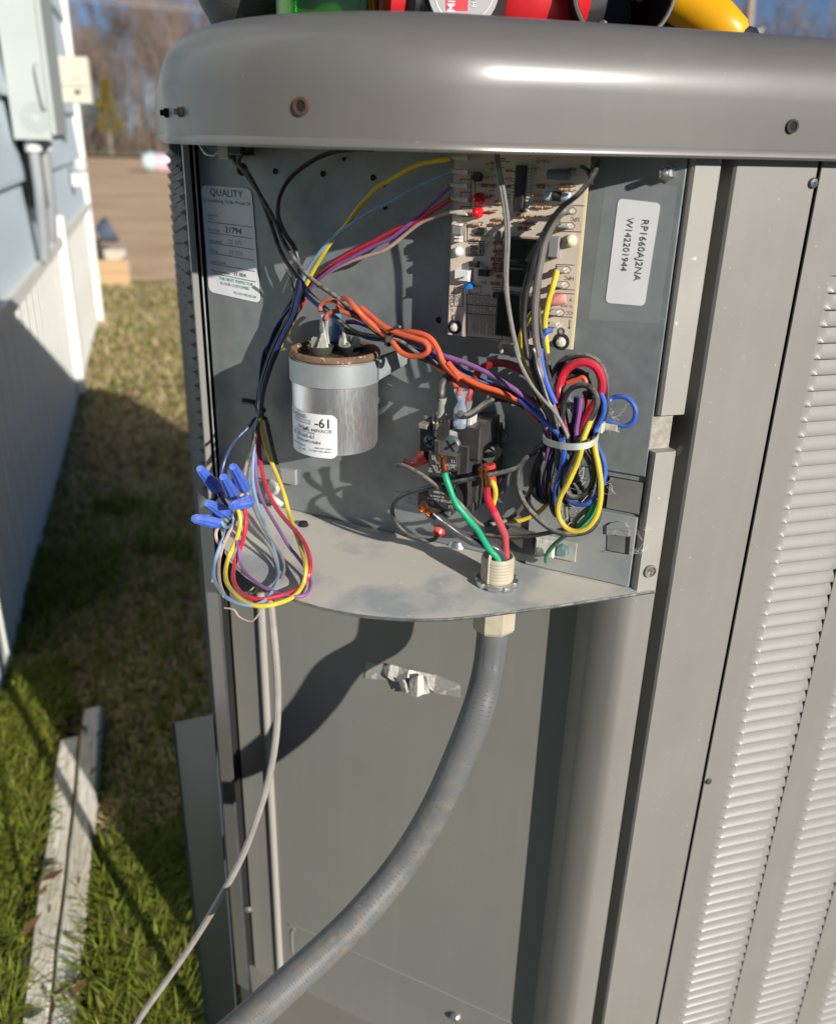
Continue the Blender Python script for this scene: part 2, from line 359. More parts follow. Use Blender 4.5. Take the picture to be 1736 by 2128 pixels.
while y < HY1 - .1:
    if src is None:
        mb = MB(); q = [(-.014, 0), (-.003, .004), (-.003, .05), (-.012, .056), (-.012, .066), (-.003, .072), (-.003, .114), (-.014, .118)]
        n = len(q)
        for zz in (.012, .562): mb.v += [Vector((HX + a, y + b, zz)) for a, b in q]
        for a in range(n - 1): mb.face((a, a + 1, n + a + 1, n + a))
        src = mb.build('skirting_panel', SKIRT, house); off = WPOS[src.name] - Vector((0, y, 0))
    else: share(None, src, 'skirting_panel', house, off + Vector((0, y, 0)))
    y += .12
mb = MB(); mb.box((HX - .05, HY1 - .055, .0), (HX + .024, HY1 + .016, 2.86)); mb.build('corner_board', TRIM, house)
# downspout like white strip at the far end of the wall and sockets under the panel box
mb = MB(); mb.box((HX - .0, 3.3, .05), (HX + .03, 3.38, .66)); mb.build('vertical_trim', TRIM, house)
mb = MB(); mb.prism([(-4.6, HY0 - .2, 2.9), (HX + .25, HY0 - .2, 2.9), (-2.3, HY0 - .2, 3.9)], (0, HY1 - HY0 + .4, 0)); mb.build('roof', mat('roof_shingle', (.09, .085, .08), (.13, .125, .12), rough=.9, scale=12), house)

# grey electrical panel box
PBOX = mat('panel_box_paint', (.40, .435, .405), (.37, .405, .38), rough=.45, scale=3)
PY = 2.55; zb = onx(40, 290, HX).z
f0 = ony(38, 289, PY); f1 = ony(108, 291, PY)
x0, x1 = HX + .006, f1.x; zb = f0.z
bxo = thing('electrical_panel', (x0, PY, zb), 'tall pale grey electrical panel box with round knockout on the blue siding', 'electrical box')
mb = MB(); mb.box((x0, PY, zb), (x1, PY + .36, zb + .75)); mb.build('box_body', PBOX, bxo)
mb = MB(); mb.box((x1 + .001, PY + .006, zb + .012), (x1 + .012, PY + .352, zb + .74)); mb.build('door', PBOX, bxo)
for k, rr in enumerate((.011, .018, .025, .032)):
    c_ = ony(74, 243, PY); mb = MB(); mb.lathe([(rr, 0), (rr + .001, .0022), (rr + .0032, .0022), (rr + .004, 0)], (c_.x, PY, c_.z), (0, -1, 0), 28); mb.build('knockout_ring', PBOX, bxo, True)
c_ = ony(98, 180, PY - .01)
mb = MB(); mb.tube(spline([(x1 - .012, PY, c_.z + .05), (x1 - .014, PY - .012, c_.z + .045), (x1 - .012, PY - .014, c_.z), (x1 - .008, PY - .012, c_.z - .045), (x1 - .006, PY, c_.z - .05)], 3), .004, 6); mb.build('latch', PBOX, bxo, True)
# conduits below it
GPVC = mat('grey_pvc', (.30, .31, .32), (.26, .27, .28), rough=.5, scale=10); WPVC = mat('white_fitting', (.62, .63, .62), rough=.45)
for k, (px, dy, rr, lab) in enumerate(((68, .05, .014, 'grey conduit with a pale locknut below the left part of the electrical panel'), (98, .16, .017, 'grey elbow conduit below the right part of the electrical panel'))):
    p = ony(px + 18, 292, PY + dy); x = HX + .006 + rr + (.022 if k == 0 else .03)
    t = thing('conduit', (x, PY + dy, zb), lab, 'conduit', 'conduits under the electrical panel')
    mb = MB(); mb.lathe([(rr * 1.2, -.03), (rr * 1.5, -.028), (rr * 1.5, -.006), (rr * 1.15, -.004), (rr * 1.15, 0)], (x, PY + dy, zb - .0005), seg=12); mb.build('locknut', WPVC, t, True)
    mb = MB(); mb.tube(spline([(x, PY + dy, zb - .028), (x, PY + dy, zb - .12), (x - .006, PY + dy + .01, zb - .22), (x - .012, PY + dy + .02, .64 if k else .60)], 5), rr, 12); mb.build('pipe', GPVC, t, True)
mb = MB(); mb.box((HX + .006, PY + .1, zb - .17), (HX + .05, PY + .33, zb - .002)); tag(mb.build('recess_block', mat('recess_black', (.02, .02, .022), rough=.5)), 'dark block standing for the black recess under the electrical panel', 'dark recess')  # shade of the recess put in as a solid black block
# cream utility box further along
YY = 3.75; a = ony(122, 212, YY); b_ = ony(181, 118, YY)
cb = thing('utility_box', (HX, YY, a.z), 'small cream plastic utility box sticking out from the far house wall', 'utility box')
CRM = mat('cream_box', (.56, .53, .42), (.50, .47, .37), rough=.5, scale=5)
mb = MB(); mb.box((HX + .006, YY, a.z), (b_.x, YY + .16, b_.z)); mb.build('box_body', CRM, cb)
mb = MB(); c_ = ony(161, 191, YY); mb.box((c_.x - .010, YY - .002, c_.z - .006), (c_.x + .010, YY - .0005, c_.z + .006)); mb.build('window', DARK, cb)
mb = MB(); c_ = ony(160, 162, YY); mb.box((c_.x - .013, YY - .004, c_.z - .002), (c_.x + .013, YY - .0005, c_.z + .003)); mb.build('badge', mat('tan_badge', (.5, .42, .3)), cb)
mb = MB(); c_ = ony(165, 176, YY); mb.box((a.x + .01, YY - .006, c_.z - .003), (b_.x + .004, YY - .0005, c_.z)); mb.build('lid_edge', CRM, cb)
# meter sized fittings beneath it
mb = MB(); p = ony(156, 344, 4.2); mb.lathe([(.0, -.03), (.026, -.02), (.034, .0), (.026, .02), (0, .03)], (HX + .045, 4.2, p.z), (1, 0, 0), 14); mb.box((HX + .005, 4.17, p.z - .08), (HX + .05, 4.23, p.z - .03))
tag(mb.build('hose_bib', WPVC, smooth=True), 'white round tap fitting on the corner of the house wall', 'tap')

# ------------------------------------------------------------------ far trees
BARK = mat('bare_bark', (.34, .275, .22), (.22, .18, .145), rough=.9, scale=3, detail=3, spec=.1)
TWIG = mat('bare_twigs', (.25, .195, .16), rough=.9, spec=.05)
def bare_tree(rng, H, spread=.5, dens=1.0):
    tk = MB(); tw = MB()
    def br(p, d, L, r, lv):
        n = 4; pts = [p]; rr = [r]; q = p.copy(); dd = d.copy()
        for i in range(n):
            dd = (dd + Vector((rng.uniform(-1, 1), rng.uniform(-1, 1), rng.uniform(-.4, .9))) * (.13 if lv else .05)).normalized(); q = q + dd * L / n; pts.append(q.copy()); rr.append(r * (1 - .6 * (i + 1) / n))
        (tk if lv < 2 else tw).tube(pts, rr, 5 if lv < 1 else (4 if lv < 2 else 3), caps=False)
        if lv < 4:
            m = int(((7, 6, 5, 4)[lv]) * dens)
            for k in range(m):
                t = (.35 if lv == 0 else .2) + (.65 if lv == 0 else .8) * (k + rng.random()) / m; j = min(n - 1, int(t * n)); P = pts[j].lerp(pts[j + 1], t * n - j)
                a = rng.uniform(0, 6.28); s = dd.orthogonal().normalized(); s.rotate(Matrix.Rotation(a, 3, dd))
                nd = (dd * rng.uniform(.5, 1.0) + s * rng.uniform(.4, .9) * (spread * 1.6) + Vector((0, 0, .25))).normalized()
                br(P, nd, L * rng.uniform(.38, .62) * (1 - .3 * t * (lv == 0)), max(.0075, rr[j] * .5), lv + 1)
    br(Vector((0, 0, -.3)), Vector((0, 0, 1)), H * .8, H * .0095, 0)
    return tk, tw
protos = []
for i in range(5):
    rg = random.Random(40 + i); H = (9.5, 10.5, 8.5, 10, 9)[i]; tk, tw = bare_tree(rg, H, (.45, .5, .6, .4, .55)[i], 1.25)
    t = thing('bare_tree', (0, 0, 0), 'x', 'tree'); a = tk.build('trunk', BARK, t, True, origin=(0, 0, 0)); b = tw.build('crown', TWIG, t, False, origin=(0, 0, 0)); protos.append((t, a, b, H))
def put_tree(k, x, y, s, rz, lab, first):
    t, a, b, H = protos[k]
    if not first:
        t2 = t.copy(); COL.objects.link(t2)
        for q in (a, b): c = q.copy(); COL.objects.link(c); c.parent = t2
        t = t2
    t.location = (x, y, 0); t.rotation_euler = (0, 0, rz); t.scale = (s, s, s); t['label'] = lab; t['group'] = 'bare winter trees along the far edge of the field'; t['category'] = 'tree'
rg = random.Random(5); used = set(); n = 0
def azpt(x, dep):   # point on the ground straight under a picture column, at a distance along y
    d = ray(x, 294); return d.x / d.y * dep, dep
spots = []
for i in range(36): px = 80 + 360 * (i + .5) / 36 + rg.uniform(-14, 14); dd = rg.uniform(45, 66); spots.append((px, dd, rg.uniform(.48, .86)))
for i in range(16): px = 1180 + 640 * (i + .5) / 16 + rg.uniform(-20, 20); spots.append((px, rg.uniform(47, 60), rg.uniform(.80, 1.0)))
for i in range(14): spots.append((450 + 740 * (i + .5) / 14, rg.uniform(47, 60), rg.uniform(.7, .95)))
for i, (px, dd, s) in enumerate(spots):
    k = i % 5; x, y = azpt(px, dd)
    lab = ('bare winter tree in the hazy brown tree line left of the grey unit' if px < 440 else 'low bare winter tree rising above the right end of the cap' if px > 1170 else 'bare winter tree beyond the field hidden behind the cap')
    put_tree(k, x, y, s, rg.uniform(0, 6.28), lab, k not in used); used.add(k)
# brush at their feet: one tangled mass
tw = MB()
for i in range(6200):
    x, y = azpt(rg.uniform(60, 2300), rg.uniform(43, 68)); h = rg.uniform(.8, 3.6) * (1 if rg.random() < .8 else 1.5); p = Vector((x, y, -.1)); d = Vector((rg.uniform(-.6, .6), rg.uniform(-.3, .3), 1)).normalized()
    pts = [p, p + d * h * .5 + Vector((rg.uniform(-.2, .2), 0, 0)), p + d * h + Vector((rg.uniform(-.5, .5), 0, 0))]
    tw.tube(pts, [.022, .016, .006], 3, caps=False)
tag(tw.build('brush', mat('brush_twigs', (.24, .185, .15), rough=.95, spec=.05), smooth=False), 'tangled brown undergrowth at the foot of the far tree line', 'undergrowth', kind='stuff')
# leafy yellow green young pine among them
x, y = azpt(229, 44); pine = thing('young_pine', (x, y, 0), 'small yellow green evergreen standing alone in front of the bare trees', 'tree')
mb = MB(); mb.tube([(x, y, -.1), (x, y, 1.2), (x + .05, y, 2.9)], [.07, .05, .01], 6); mb.build('trunk', BARK, pine)
v = []; f = []; c = []
for i in range(2600):
    t = rg.random(); zz = .95 + 2.15 * t; R = (.50 * (1 - t) ** .7 + .07) * (.6 + .5 * abs(math.sin(t * 9))); a = rg.uniform(0, 6.28); q = R * math.sqrt(rg.random()); cx, cy = x + math.cos(a) * q + .06 * math.sin(t * 8), y + math.sin(a) * q
    l = rg.uniform(.05, .12); d = Vector((math.cos(a), math.sin(a), rg.uniform(-.3, .9))).normalized() * l; s = d.orthogonal().normalized() * .03; P = Vector((cx, cy, zz)); b = len(v)
    v += [tuple(P - s), tuple(P + s), tuple(P + d)]; f.append((b, b + 1, b + 2)); k = rg.uniform(.6, 1.2); c.append((.34 * k, .27 * k, .03 * k))
o = raw('crown', v, f, c, GRASSM); o.parent = pine; o.location = -WPOS[pine.name]
# utility pole with floodlight, and wires
yy = 20.; p0 = ony(1552, 75, yy); p1 = ony(1562, -40, yy)
pole = thing('utility_pole', (p0.x, yy, 0), 'grey wooden utility pole with a floodlight behind the right end of the cap', 'pole')
lean = (p1 - p0) / (p1.z - p0.z)
mb = MB(); mb.tube([p0 - lean * p0.z, p1 + lean * 3], [.12, .085], 12); mb.build('pole', mat('pole_wood', (.36, .30, .23), (.26, .21, .16), rough=.9, scale=8, stretch=(4, 4, .3)), pole, True)
q = ony(1570, 66, yy - .3); c_ = Vector((q.x, yy - .3, q.z))
a1 = Vector((.17, 0, .05)); a2 = Vector((-.05, .06, -.11))
mb = MB(); e = Vector((0, -.05, .0)); mb.prism([c_ - a1 - a2, c_ + a1 - a2, c_ + a1 + a2, c_ - a1 + a2], e); fl = mb.build('floodlight', BLKP, pole)
for s in (-.45, .45):
    mb = MB(); cc = c_ + a1 * s + e * 1.05; mb.prism([cc - a1 * .3 - a2 * .6, cc + a1 * .3 - a2 * .6, cc + a1 * .3 + a2 * .6, cc - a1 * .3 + a2 * .6], e * .15); mb.build('lamp_panel', mat('lamp_panel', (.6, .58, .5), rough=.4), fl)
for k, (yl, yr) in enumerate(((-14, 20), (-4, 28))):
    mb = MB(); a = ony(60, yl - 6, 26); b = ony(470, yr, 26); d = (b - a); pts = [a - d * 4 + d * 9 * i / 30 for i in range(31)]
    mb.tube(pts, .007, 5); tag(mb.build('overhead_wire', mat('overhead_wire', (.45, .46, .48), rough=.4)), 'thin overhead wire crossing the sky, the ' + ('upper' if k == 0 else 'lower') + ' of the two', 'wire', 'overhead wires')
# items on the field
c_ = onz(222, 590, 0); by = c_.y; bx = c_.x
pl_ = thing('planter_box', (bx, by, 0), 'low tan wooden planter box with a pale stone top beyond the house corner', 'planter')
TAN = mat('tan_board', (.56, .37, .19), (.48, .31, .16), rough=.8, scale=6, stretch=(.4, 3, 3)); STN = mat('pale_stone', (.55, .48, .40), (.48, .42, .35), rough=.9, scale=12)
for k in range(2): mb = MB(); mb.box((bx - .30, by, .0 + k * .078), (bx + .15, by + .03, .074 + k * .078)); mb.build('board', TAN, pl_)
for k in range(2): mb = MB(); mb.box((bx + .12, by + .031, .0 + k * .078), (bx + .15, by + .40, .074 + k * .078)); mb.build('board', STN, pl_)
mb = MB(); mb.box((bx - .30, by + .032, .0), (bx + .118, by + .40, .13)); mb.build('soil', YARD, pl_)
mb = MB(); mb.box((bx - .02, by + .2, .13), (bx + .13, by + .40, .20)); mb.build('stone', STN, pl_)
mb = MB(); mb.box((bx - .3, by + .10, .131), (bx - .10, by + .34, .24)); mb.build('stone', TAN, pl_)
s_ = thing('garden_light', (bx - .02, by + .08, .13), 'dark garden spotlight on a short black stake in the planter box', 'garden light')
mb = MB(); mb.tube([(bx - .02, by + .08, .12), (bx - .03, by + .08, .28)], [.028, .018], 8); mb.build('stake', BLKP, s_)
mb = MB(); mb.lathe([(.0, 0), (.05, 0), (.085, .07), (.085, .10), (.0, .105)], (bx - .02, by + .08, .30), (.75, .1, .35), 14); mb.build('lamp_head', mat('slate_plastic', (.10, .12, .17), rough=.4), s_, True)
c_ = onz(325, 357, 0); x, y = c_.x, c_.y
bd = thing('rolled_bundle', (x, y, 0), 'pale pink rolled bundle with a bluish end lying on the dry field', 'bundle')
k = y / 17.; mb = MB(); mb.lathe([(0, 0), (.15 * k, 0), (.155 * k, .02), (.155 * k, .58 * k), (.0, .6 * k)], (x - .0, y, .15 * k), (1, .05, 0), 14); mb.build('roll', mat('pink_wrap', (.72, .52, .60), rough=.6), bd, True)
mb = MB(); mb.lathe([(0, 0), (.12 * k, .02), (.17 * k, .14 * k), (.16 * k, .22 * k)], (x - .23 * k, y, .16 * k), (1, .05, 0), 14); mb.build('end_cap', mat('blue_cap', (.50, .60, .62), rough=.6), bd, True)
# ------------------------------------------------------------------ the condenser unit
ZL = .9158; ZT = .972                            # cap lip and cap top
unit = thing('air_conditioner', (.40, .82, 0), 'large taupe outdoor air conditioner with its wiring bay open at the rounded corner', 'air conditioner')
def outline(x0, x1, y0, y1, R, o, seg=22):
    P = []; R = max(R - o, .004); x0 += o; x1 -= o; y0 += o; y1 -= o
    for cx, cy, a0 in ((x0 + R, y0 + R, 180), (x1 - R, y0 + R, 270), (x1 - R, y1 - R, 0), (x0 + R, y1 - R, 90)):
        for k in range(seg + 1): a = rad(a0 + 90 * k / seg); P.append((cx + R * math.cos(a), cy + R * math.sin(a)))
    return P
prof = [(.030, .922), (.0060, .9215), (.0027, .9175), (.0006, .9155), (-.0004, .9168), (-.0001, .9188), (.0012, .9205), (.0010, .9240), (.0005, .9340), (.0, .9440)]
px_, pz_ = .0, .944
for e0, e1, R_, n in ((0, 15, .045, 5), (15, 50, .022, 8), (50, 80, .050, 7), (80, 88, .25, 4)):
    for i in range(n):
        a, b = rad(e0 + (e1 - e0) * i / n), rad(e0 + (e1 - e0) * (i + 1) / n)
        px_ += R_ * (math.cos(a) - math.cos(b)); pz_ += R_ * (math.sin(b) - math.sin(a)); prof.append((px_, pz_))
prof += [(.14, pz_ + .0012), (.2, pz_ + .002), (.32, pz_ + .002)]
mb = MB(); rings = []
for (o, z) in prof:
    P = outline(.011, .80, .430, 1.085, .152, o); rings.append(len(P))
    mb.v += [Vector((x, y, z)) for x, y in P]
N_ = rings[0]
for i in range(len(prof) - 1):
    for k in range(N_): k2 = (k + 1) % N_; mb.face((i * N_ + k, i * N_ + k2, (i + 1) * N_ + k2, (i + 1) * N_ + k))
mb.face([(len(prof) - 1) * N_ + k for k in range(N_)])
cap = mb.build('cap', CAPPAINT, unit, True)
# holes and specks on the cap
def capfront(px, py): return ony(px, py, .4315)
def surf_cap(px, py):     # walk a ray into the cap skirt (front or corner arc)
    d = ray(px, py); t = .3
    cx, cy, R = .011 + .152, .430 + .152, .152
    while t < 1.6:
        p = CAM + d * t
        inside = p.y > .430 and (p.x > cx or (p.x - cx) ** 2 + (p.y - cy) ** 2 < R * R) if p.y < cy else p.x > .011
        if inside: break
        t += .0005
    nn = Vector((p.x - cx, p.y - cy, 0)).normalized() if p.x < cx and p.y < cy else Vector((0, -1, 0))
    return p, nn
RING = mat('rust_ring', (.09, .045, .028), rough=.8)
for (px, py, r1, mt_) in ((625, 220, .0042, RING), (1645, 262, .0036, SLOT)):
    p, nn = surf_cap(px, py); mb = MB(); mb.lathe([(r1, -.0002), (r1, .0008), (r1 * .66, .0009), (r1 * .6, -.0001)], p, nn, 16)
    h_ = mb.build('screw_hole', mt_, cap, True)
    mb = MB(); mb.lathe([(r1 * .62, .0004), (1e-5, .0004)], p, nn, 14); mb.build('hole', DARK, h_)
for (px, py) in ((375, 232), (346, 234)):
    p, nn = surf_cap(px, py)
    mb = MB(); mb.lathe([(.0, .002), (.0016, .0019), (.0026, .001), (.0026, -.001)], p, nn, 7); mb.box(p - Vector((.0036, .001, .0015)), p + Vector((.0030, .001, .0015))); mb.build('black_clip', DARK, cap)
# thin shell body: front panel strips
def fbox(name, x0, x1, z0, z1, y0=.44, y1=.443, m_=PAINT, parent=unit):
    mb = MB(); mb.box((x0, y0, z0), (x1, y1, z1)); return mb.build(name, m_, parent)
fp = MB(); fp.prism([(.3050, .485, .10), (.3050, .4418, .10), (.3062, .440, .10), (.3576, .440, .10), (.3588, .4412, .10), (.3588, .470, .10)], (0, 0, .822))
fp.build('front_panel', PAINT, unit)
sl = MB(); sl.box((.290, .482, .10), (.3049, .486, .93)); sl.build('slot_back', SLOT, unit)
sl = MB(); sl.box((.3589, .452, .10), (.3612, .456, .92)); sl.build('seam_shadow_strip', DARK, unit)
LX0, LW, LP, LZ1, NS, NR = .3805, .0558, .0782, .853, 4, 71
lp = MB(); xs = [.3606] + [LX0 + LP * k + d for k in range(NS) for d in (0, LW)] + [.786]
for k in range(0, len(xs) - 1, 2): lp.box((xs[k], .440, .10), (xs[k + 1], .4412, .922))
for k in range(NS): lp.box((LX0 + LP * k, .440, LZ1), (LX0 + LP * k + LW, .4412, .922)); lp.box((LX0 + LP * k, .440, .10), (LX0 + LP * k + LW, .4412, LZ1 - NR * .01))
lp.build('louvre_panel', PAINT, unit)
def sst(a, b, x): t = min(1, max(0, (x - a) / (b - a))); return t * t * (3 - 2 * t)
sm_ = MB(); XS = [0, .0018, .0035, .0055, .008, .03, .048, .0515, .0538, LW]; SS = [(0, -.0024), (.12, -.0023), (.5, -.0007), (.80, .0005), (.93, .0016), (1.0, .0013), (1.0, -.0008)]
for x in XS:
    ei = sst(0, .0065, x); eo = sst(0, .005, x) * (1 - sst(.047, LW, x))
    for (s, o) in SS: sm_.v.append(Vector((LX0 + x, .4403 - (o * (ei if o < 0 else eo)), LZ1 - .01 * s)))
m_n = len(SS)
for i in range(len(XS) - 1):
    for j in range(m_n - 1): a = i * m_n + j; sm_.face((a, a + 1, a + m_n + 1, a + m_n))
louv = sm_.build('louvre', PAINT, unit, True); b0 = WPOS[louv.name].copy()
for k in range(NS):
    for j in range(NR):
        if k or j: share(None, louv, 'louvre', unit, b0 + Vector((LP * k, 0, -.01 * j)))
ib = MB(); ib.box((.362, .456, .10), (.77, 1.055, .93)); ib.box((.05, .74, .10), (.361, 1.055, .92)); ib.build('dark_interior', DARK, unit)  # near-black block: interior shade behind louvres and guard put in as colour
# left face with a stamped guard, back and right walls
HGX = .0234
wl = MB(); wl.box((.775, .46, .10), (.786, 1.066, .925)); wl.box((.05, 1.058, .10), (.775, 1.068, .925)); wl.build('rear_wall', PAINT, unit)
GUARD = mat('guard_paint', (.045, .046, .045), (.07, .07, .066), rough=.55, scale=40)
gd = MB()
zz = .905
i = 0
while zz > .11:
    for (y0, y1) in ((.670, .76), (.766, .86), (.866, .96), (.966, 1.058)):
        a = .0045
        gd.add([(HGX + .002, y0, zz), (HGX - a, y0 + .006, zz - .004), (HGX - a, y1 - .006, zz - .004), (HGX + .002, y1, zz), (HGX + .002, y0, zz - .0075), (HGX + .002, y1, zz - .0075)],
               [(0, 1, 2, 3), (1, 4, 5, 2), (0, 4, 1), (3, 2, 5)])
    zz -= .0105
for y0 in (.662, .760, .860, .960, 1.058): gd.box((HGX + .0005, y0, .10), (HGX + .004, y0 + .007, .915))
gdo = gd.build('coil_guard', GUARD, unit)
# left post: narrow front flange, dark slot
LPM = mat('left_post_paint', (.42, .41, .38), (.46, .45, .42), rough=.45, scale=30)
lp_ = MB(); lp_.prism([(.0232, .670, .655), (.0232, .6612, .655), (.0238, .6600, .655), (.0274, .6600, .655), (.0280, .6612, .655), (.0280, .690, .655), (.0262, .690, .655), (.0262, .670, .655)], (0, 0, .267)); lp_.build('left_post', PAINT, unit)
lp_ = MB(); lp_.prism([(.0250, .6600, .10), (.0160, .6720, .10), (.0160, .690, .10), (.0250, .690, .10)], (0, 0, .553)); lp_.build('left_post', PAINT, unit)
lp_ = MB(); lp_.box((.0236, .6905, .10), (.060, .70, .92)); lp_.build('left_slot', DARK, unit)
# control bay
zt = .655
bw = MB(); bw.wbox(-.331, -.0012, zt + .001, .934, -.0015, 0.0)
bwo = bw.build('back_wall', GALV, unit)
bw = MB(); bw.prism([(.036, .664, .925), (.018 + .0, .58, .925), (.06, .48, .925), (.15, .436, .925), (.29, .436, .925), (.292, .46, .925)], (0, 0, .006)); bw.build('bay_ceiling', GALV, unit)
e0 = wall(-.322, 0, 0)
bw = MB(); bw.prism([(.0306, .6665, zt), (.0316, .6665, zt), (.0316, .69, zt), (.0306, .69, zt)], (0, 0, .27)); bw.build('bay_edge_flange', GALV, unit)
def wdot(px, py, r, h=0.0006, name='punched_hole', f='D', par=None, m_=DARK):
    u, z = uz(*D(f, px, py), h); mb = MB(); mb.lathe([(r, 0), (1e-5, .0001)], wall(u, z, h), WN, 12); return mb.build(name, m_, par or bwo)
for px, py, r in ((502, 352, .0042), (571, 356, .0019), (670, 361, .0019), (774, 369, .0019), (799, 431, .0016), (798, 385, .001), (911, 665, .0022), (714, 330, .0012)): wdot(px, py, r)
for px, py, r in ((1088, 1024, .0016), (832, 1098, .0014), (662, 592, .0016)): wdot(px, py, r)
wdot(517, 836, .001)
# black slot left of the upper harness tie
mb = MB(); mb.pbox(503, 533, 830, 841, 0, .0006); mb.build('black_slot', DARK, bwo)
# mounting plate with rounded dark edge
mp = MB(); uL = uz(885, 700)[0]; zB = uz(1330, 987)[1]
mp.wbox(uz(862, 600)[0] + .02, -.0005, zB, .926, .0006, .0022, .0004); mpo = mp.build('mounting_plate', GALV, unit)
mb = MB(); mb.pbox(1249, 1327, 993, 1062, .0001, .0008); mb.build('bay_opening', DARK, unit)
mb = MB(); mb.pbox(1262, 1333, 997, 1063, .001, .0016); mb.build('inner_flange', mat('inner_flange', (.15, .145, .13), (.2, .19, .17), rough=.6, scale=30), unit)
lo = MB(); u0 = uz(1095, 1120, .003)[0]; zq = uz(1300, 1072, .003)[1]
lo.wbox(u0, -.0015, zt + .001, zq, .0006, .0032, .0004); loo = lo.build('lower_plate', GALVD, unit)
# D shaped knockout
kp = [uz(*D('Z7', x, y), .0042) for x, y in ((1075, 1700), (1075, 1640), (1110, 1615), (1160, 1608), (1210, 1620), (1240, 1660), (1240, 1720))]
mb = MB(); mb.prism([wall(u, z, .0034) for u, z in kp], WN * .0012); mb.build('knockout_tab', GALVD, loo)
kp = [uz(*D('Z7', x, y), .0036) for x, y in ((1075, 1712), (1250, 1718), (1238, 1855), (1072, 1825))]
mb = MB(); mb.prism([wall(u, z, .0033) for u, z in kp], WN * .0002); mb.build('knockout_hole', SLOT, loo)
kp = [uz(*D('Z7', x, y), .0042) for x, y in ((1078, 1712), (1212, 1718), (1206, 1845), (1074, 1822))]
mb = MB(); mb.prism([wall(u, z, .0036) for u, z in kp], WN * .0001); mb.build('knockout_face', mat('inner_flange', (.2, .2, .2)), loo)
# right hand post: upper flange, dusty gap, lower post
zn1 = ony(1395, 862, .441).z; zn2 = ony(1385, 938, .441).z
POSTM = mat('dusty_post_paint', (.30, .285, .255), (.34, .32, .285), rough=.5, scale=20, speck=(.60, .56, .5), spscale=110, spthr=.66, bump=.00006, bscale=500)
mb = MB(); mb.prism([(.2795, .4480, zn1), (.2795, .4425, zn1), (.2808, .4405, zn1), (.2963, .4405, zn1), (.2972, .442, zn1), (.2972, .482, zn1), (.2960, .482, zn1), (.2960, .4480, zn1)], (0, 0, .918 - zn1)); mb.build('upper_corner_flange', POSTM, unit)
mb = MB(); mb.box((.2797, .4475, zn2 - .003), (.2935, .4495, zn1 + .002)); mb.build('dusty_foam_strip', mat('dusty_foam', (.40, .36, .30), (.26, .235, .20), rough=.95, scale=180, detail=8, bump=.0008, bscale=300), unit)
mb = MB()
pts = [(.2625, .486), (.2612, .4630), (.2618, .4600), (.2720, .4455), (.2765, .4412), (.2800, .4402), (.2940, .4400), (.2950, .4412), (.2950, .483), (.2935, .483), (.2935, .4425), (.2800, .4425), (.2735, .4470), (.2635, .4615), (.2640, .486)]
mb.prism([(x, y, .10) for x, y in pts], (0, 0, zt - .103)); mb.build('lower_post', PAINT, unit, True)
mb = MB(); mb.prism([(x, y, zt - .002) for x, y in [(.2795, .4480), (.2795, .4420), (.2805, .4400), (.2940, .4400), (.2950, .4412), (.2950, .483), (.2935, .483), (.2935, .4480)]], (0, 0, zn2 - zt + .002)); mb.build('middle_post', POSTM, unit)
p = ony(1399, 932, .438); mb = MB(); mb.prism([(.2948, .4400, zn2 - .003), (.2968, .4380, zn2 - .001), (.2976, .4382, zn2 + .003), (.2960, .4400, zn2 - .002)], (0, .004, .0)); mb.build('bent_lip', PAINT, unit)
# screw hole in the lower post
p = ony(1350, 1187, .4395); mb = MB(); mb.lathe([(.0045, .0), (.0042, .0012), (.0034, .0012), (.0032, -.0002)], p, (0, -1, 0), 16); ho = mb.build('screw_hole', PAINT, unit, True)
mb = MB(); mb.lathe([(.0036, .0003), (1e-5, .0003)], p, (0, -1, 0), 14); mb.build('hole', mat('grimy_hole', (.10, .08, .06), (.3, .27, .22), rough=.9, scale=500, contrast=(.5, .6)), ho)
for (px, py, r) in ((1688, 380, .0030), (1471, 1624, .0026)):
    p = ony(px, py, .4397); mb = MB(); mb.lathe([(r, 0), (r, .0006), (r * .8, .0012), (r * .25, .0014), (.00001, .0008)], p, (0, -1, 0), 10); mb.build('screw', mat('worn_screw', (.10, .105, .11), rough=.4, metal=.5), unit, True)
# tray: the corner shaped floor of the bay
mb = MB(); TP = [(.2925, .4375), (.262, .4362), (.22, .4345), (.17, .4340)]
for k in range(0, 17): a = rad(268 - 88 * k / 16); TP.append((.168 + .140 * math.cos(a), .574 + .140 * math.sin(a)))
TP += [(.0285, .655), tuple(wall(-.330, 0, -.001))[:2], tuple(wall(.010, 0, -.001))[:2]]
mb.prism([(x, y, zt - .0016) for x, y in TP], (0, 0, .0016))
tro = mb.build('wiring_tray', TRAYM, unit)
mb = MB(); EP = [Vector((x, y, zt - .0006)) for x, y in TP[:20]]; mb.tube(EP, .0010, 6); mb.build('tray_rim', METAL, tro, True)
# oval dimple and screw heads on the tray and wall
mb = MB(); p = onz(950, 1132, zt); mb.lathe([(.0075, 0), (.006, .004), (.003, .0055), (1e-5, .006)], p, seg=14); mb.build('dimple', METAL, tro, True)
mb = MB(); p = onz(630, 1092, zt); mb.lathe([(.004, 0), (.003, .003), (1e-5, .0035)], p, seg=10); mb.build('screw_head', DARK, tro, True)
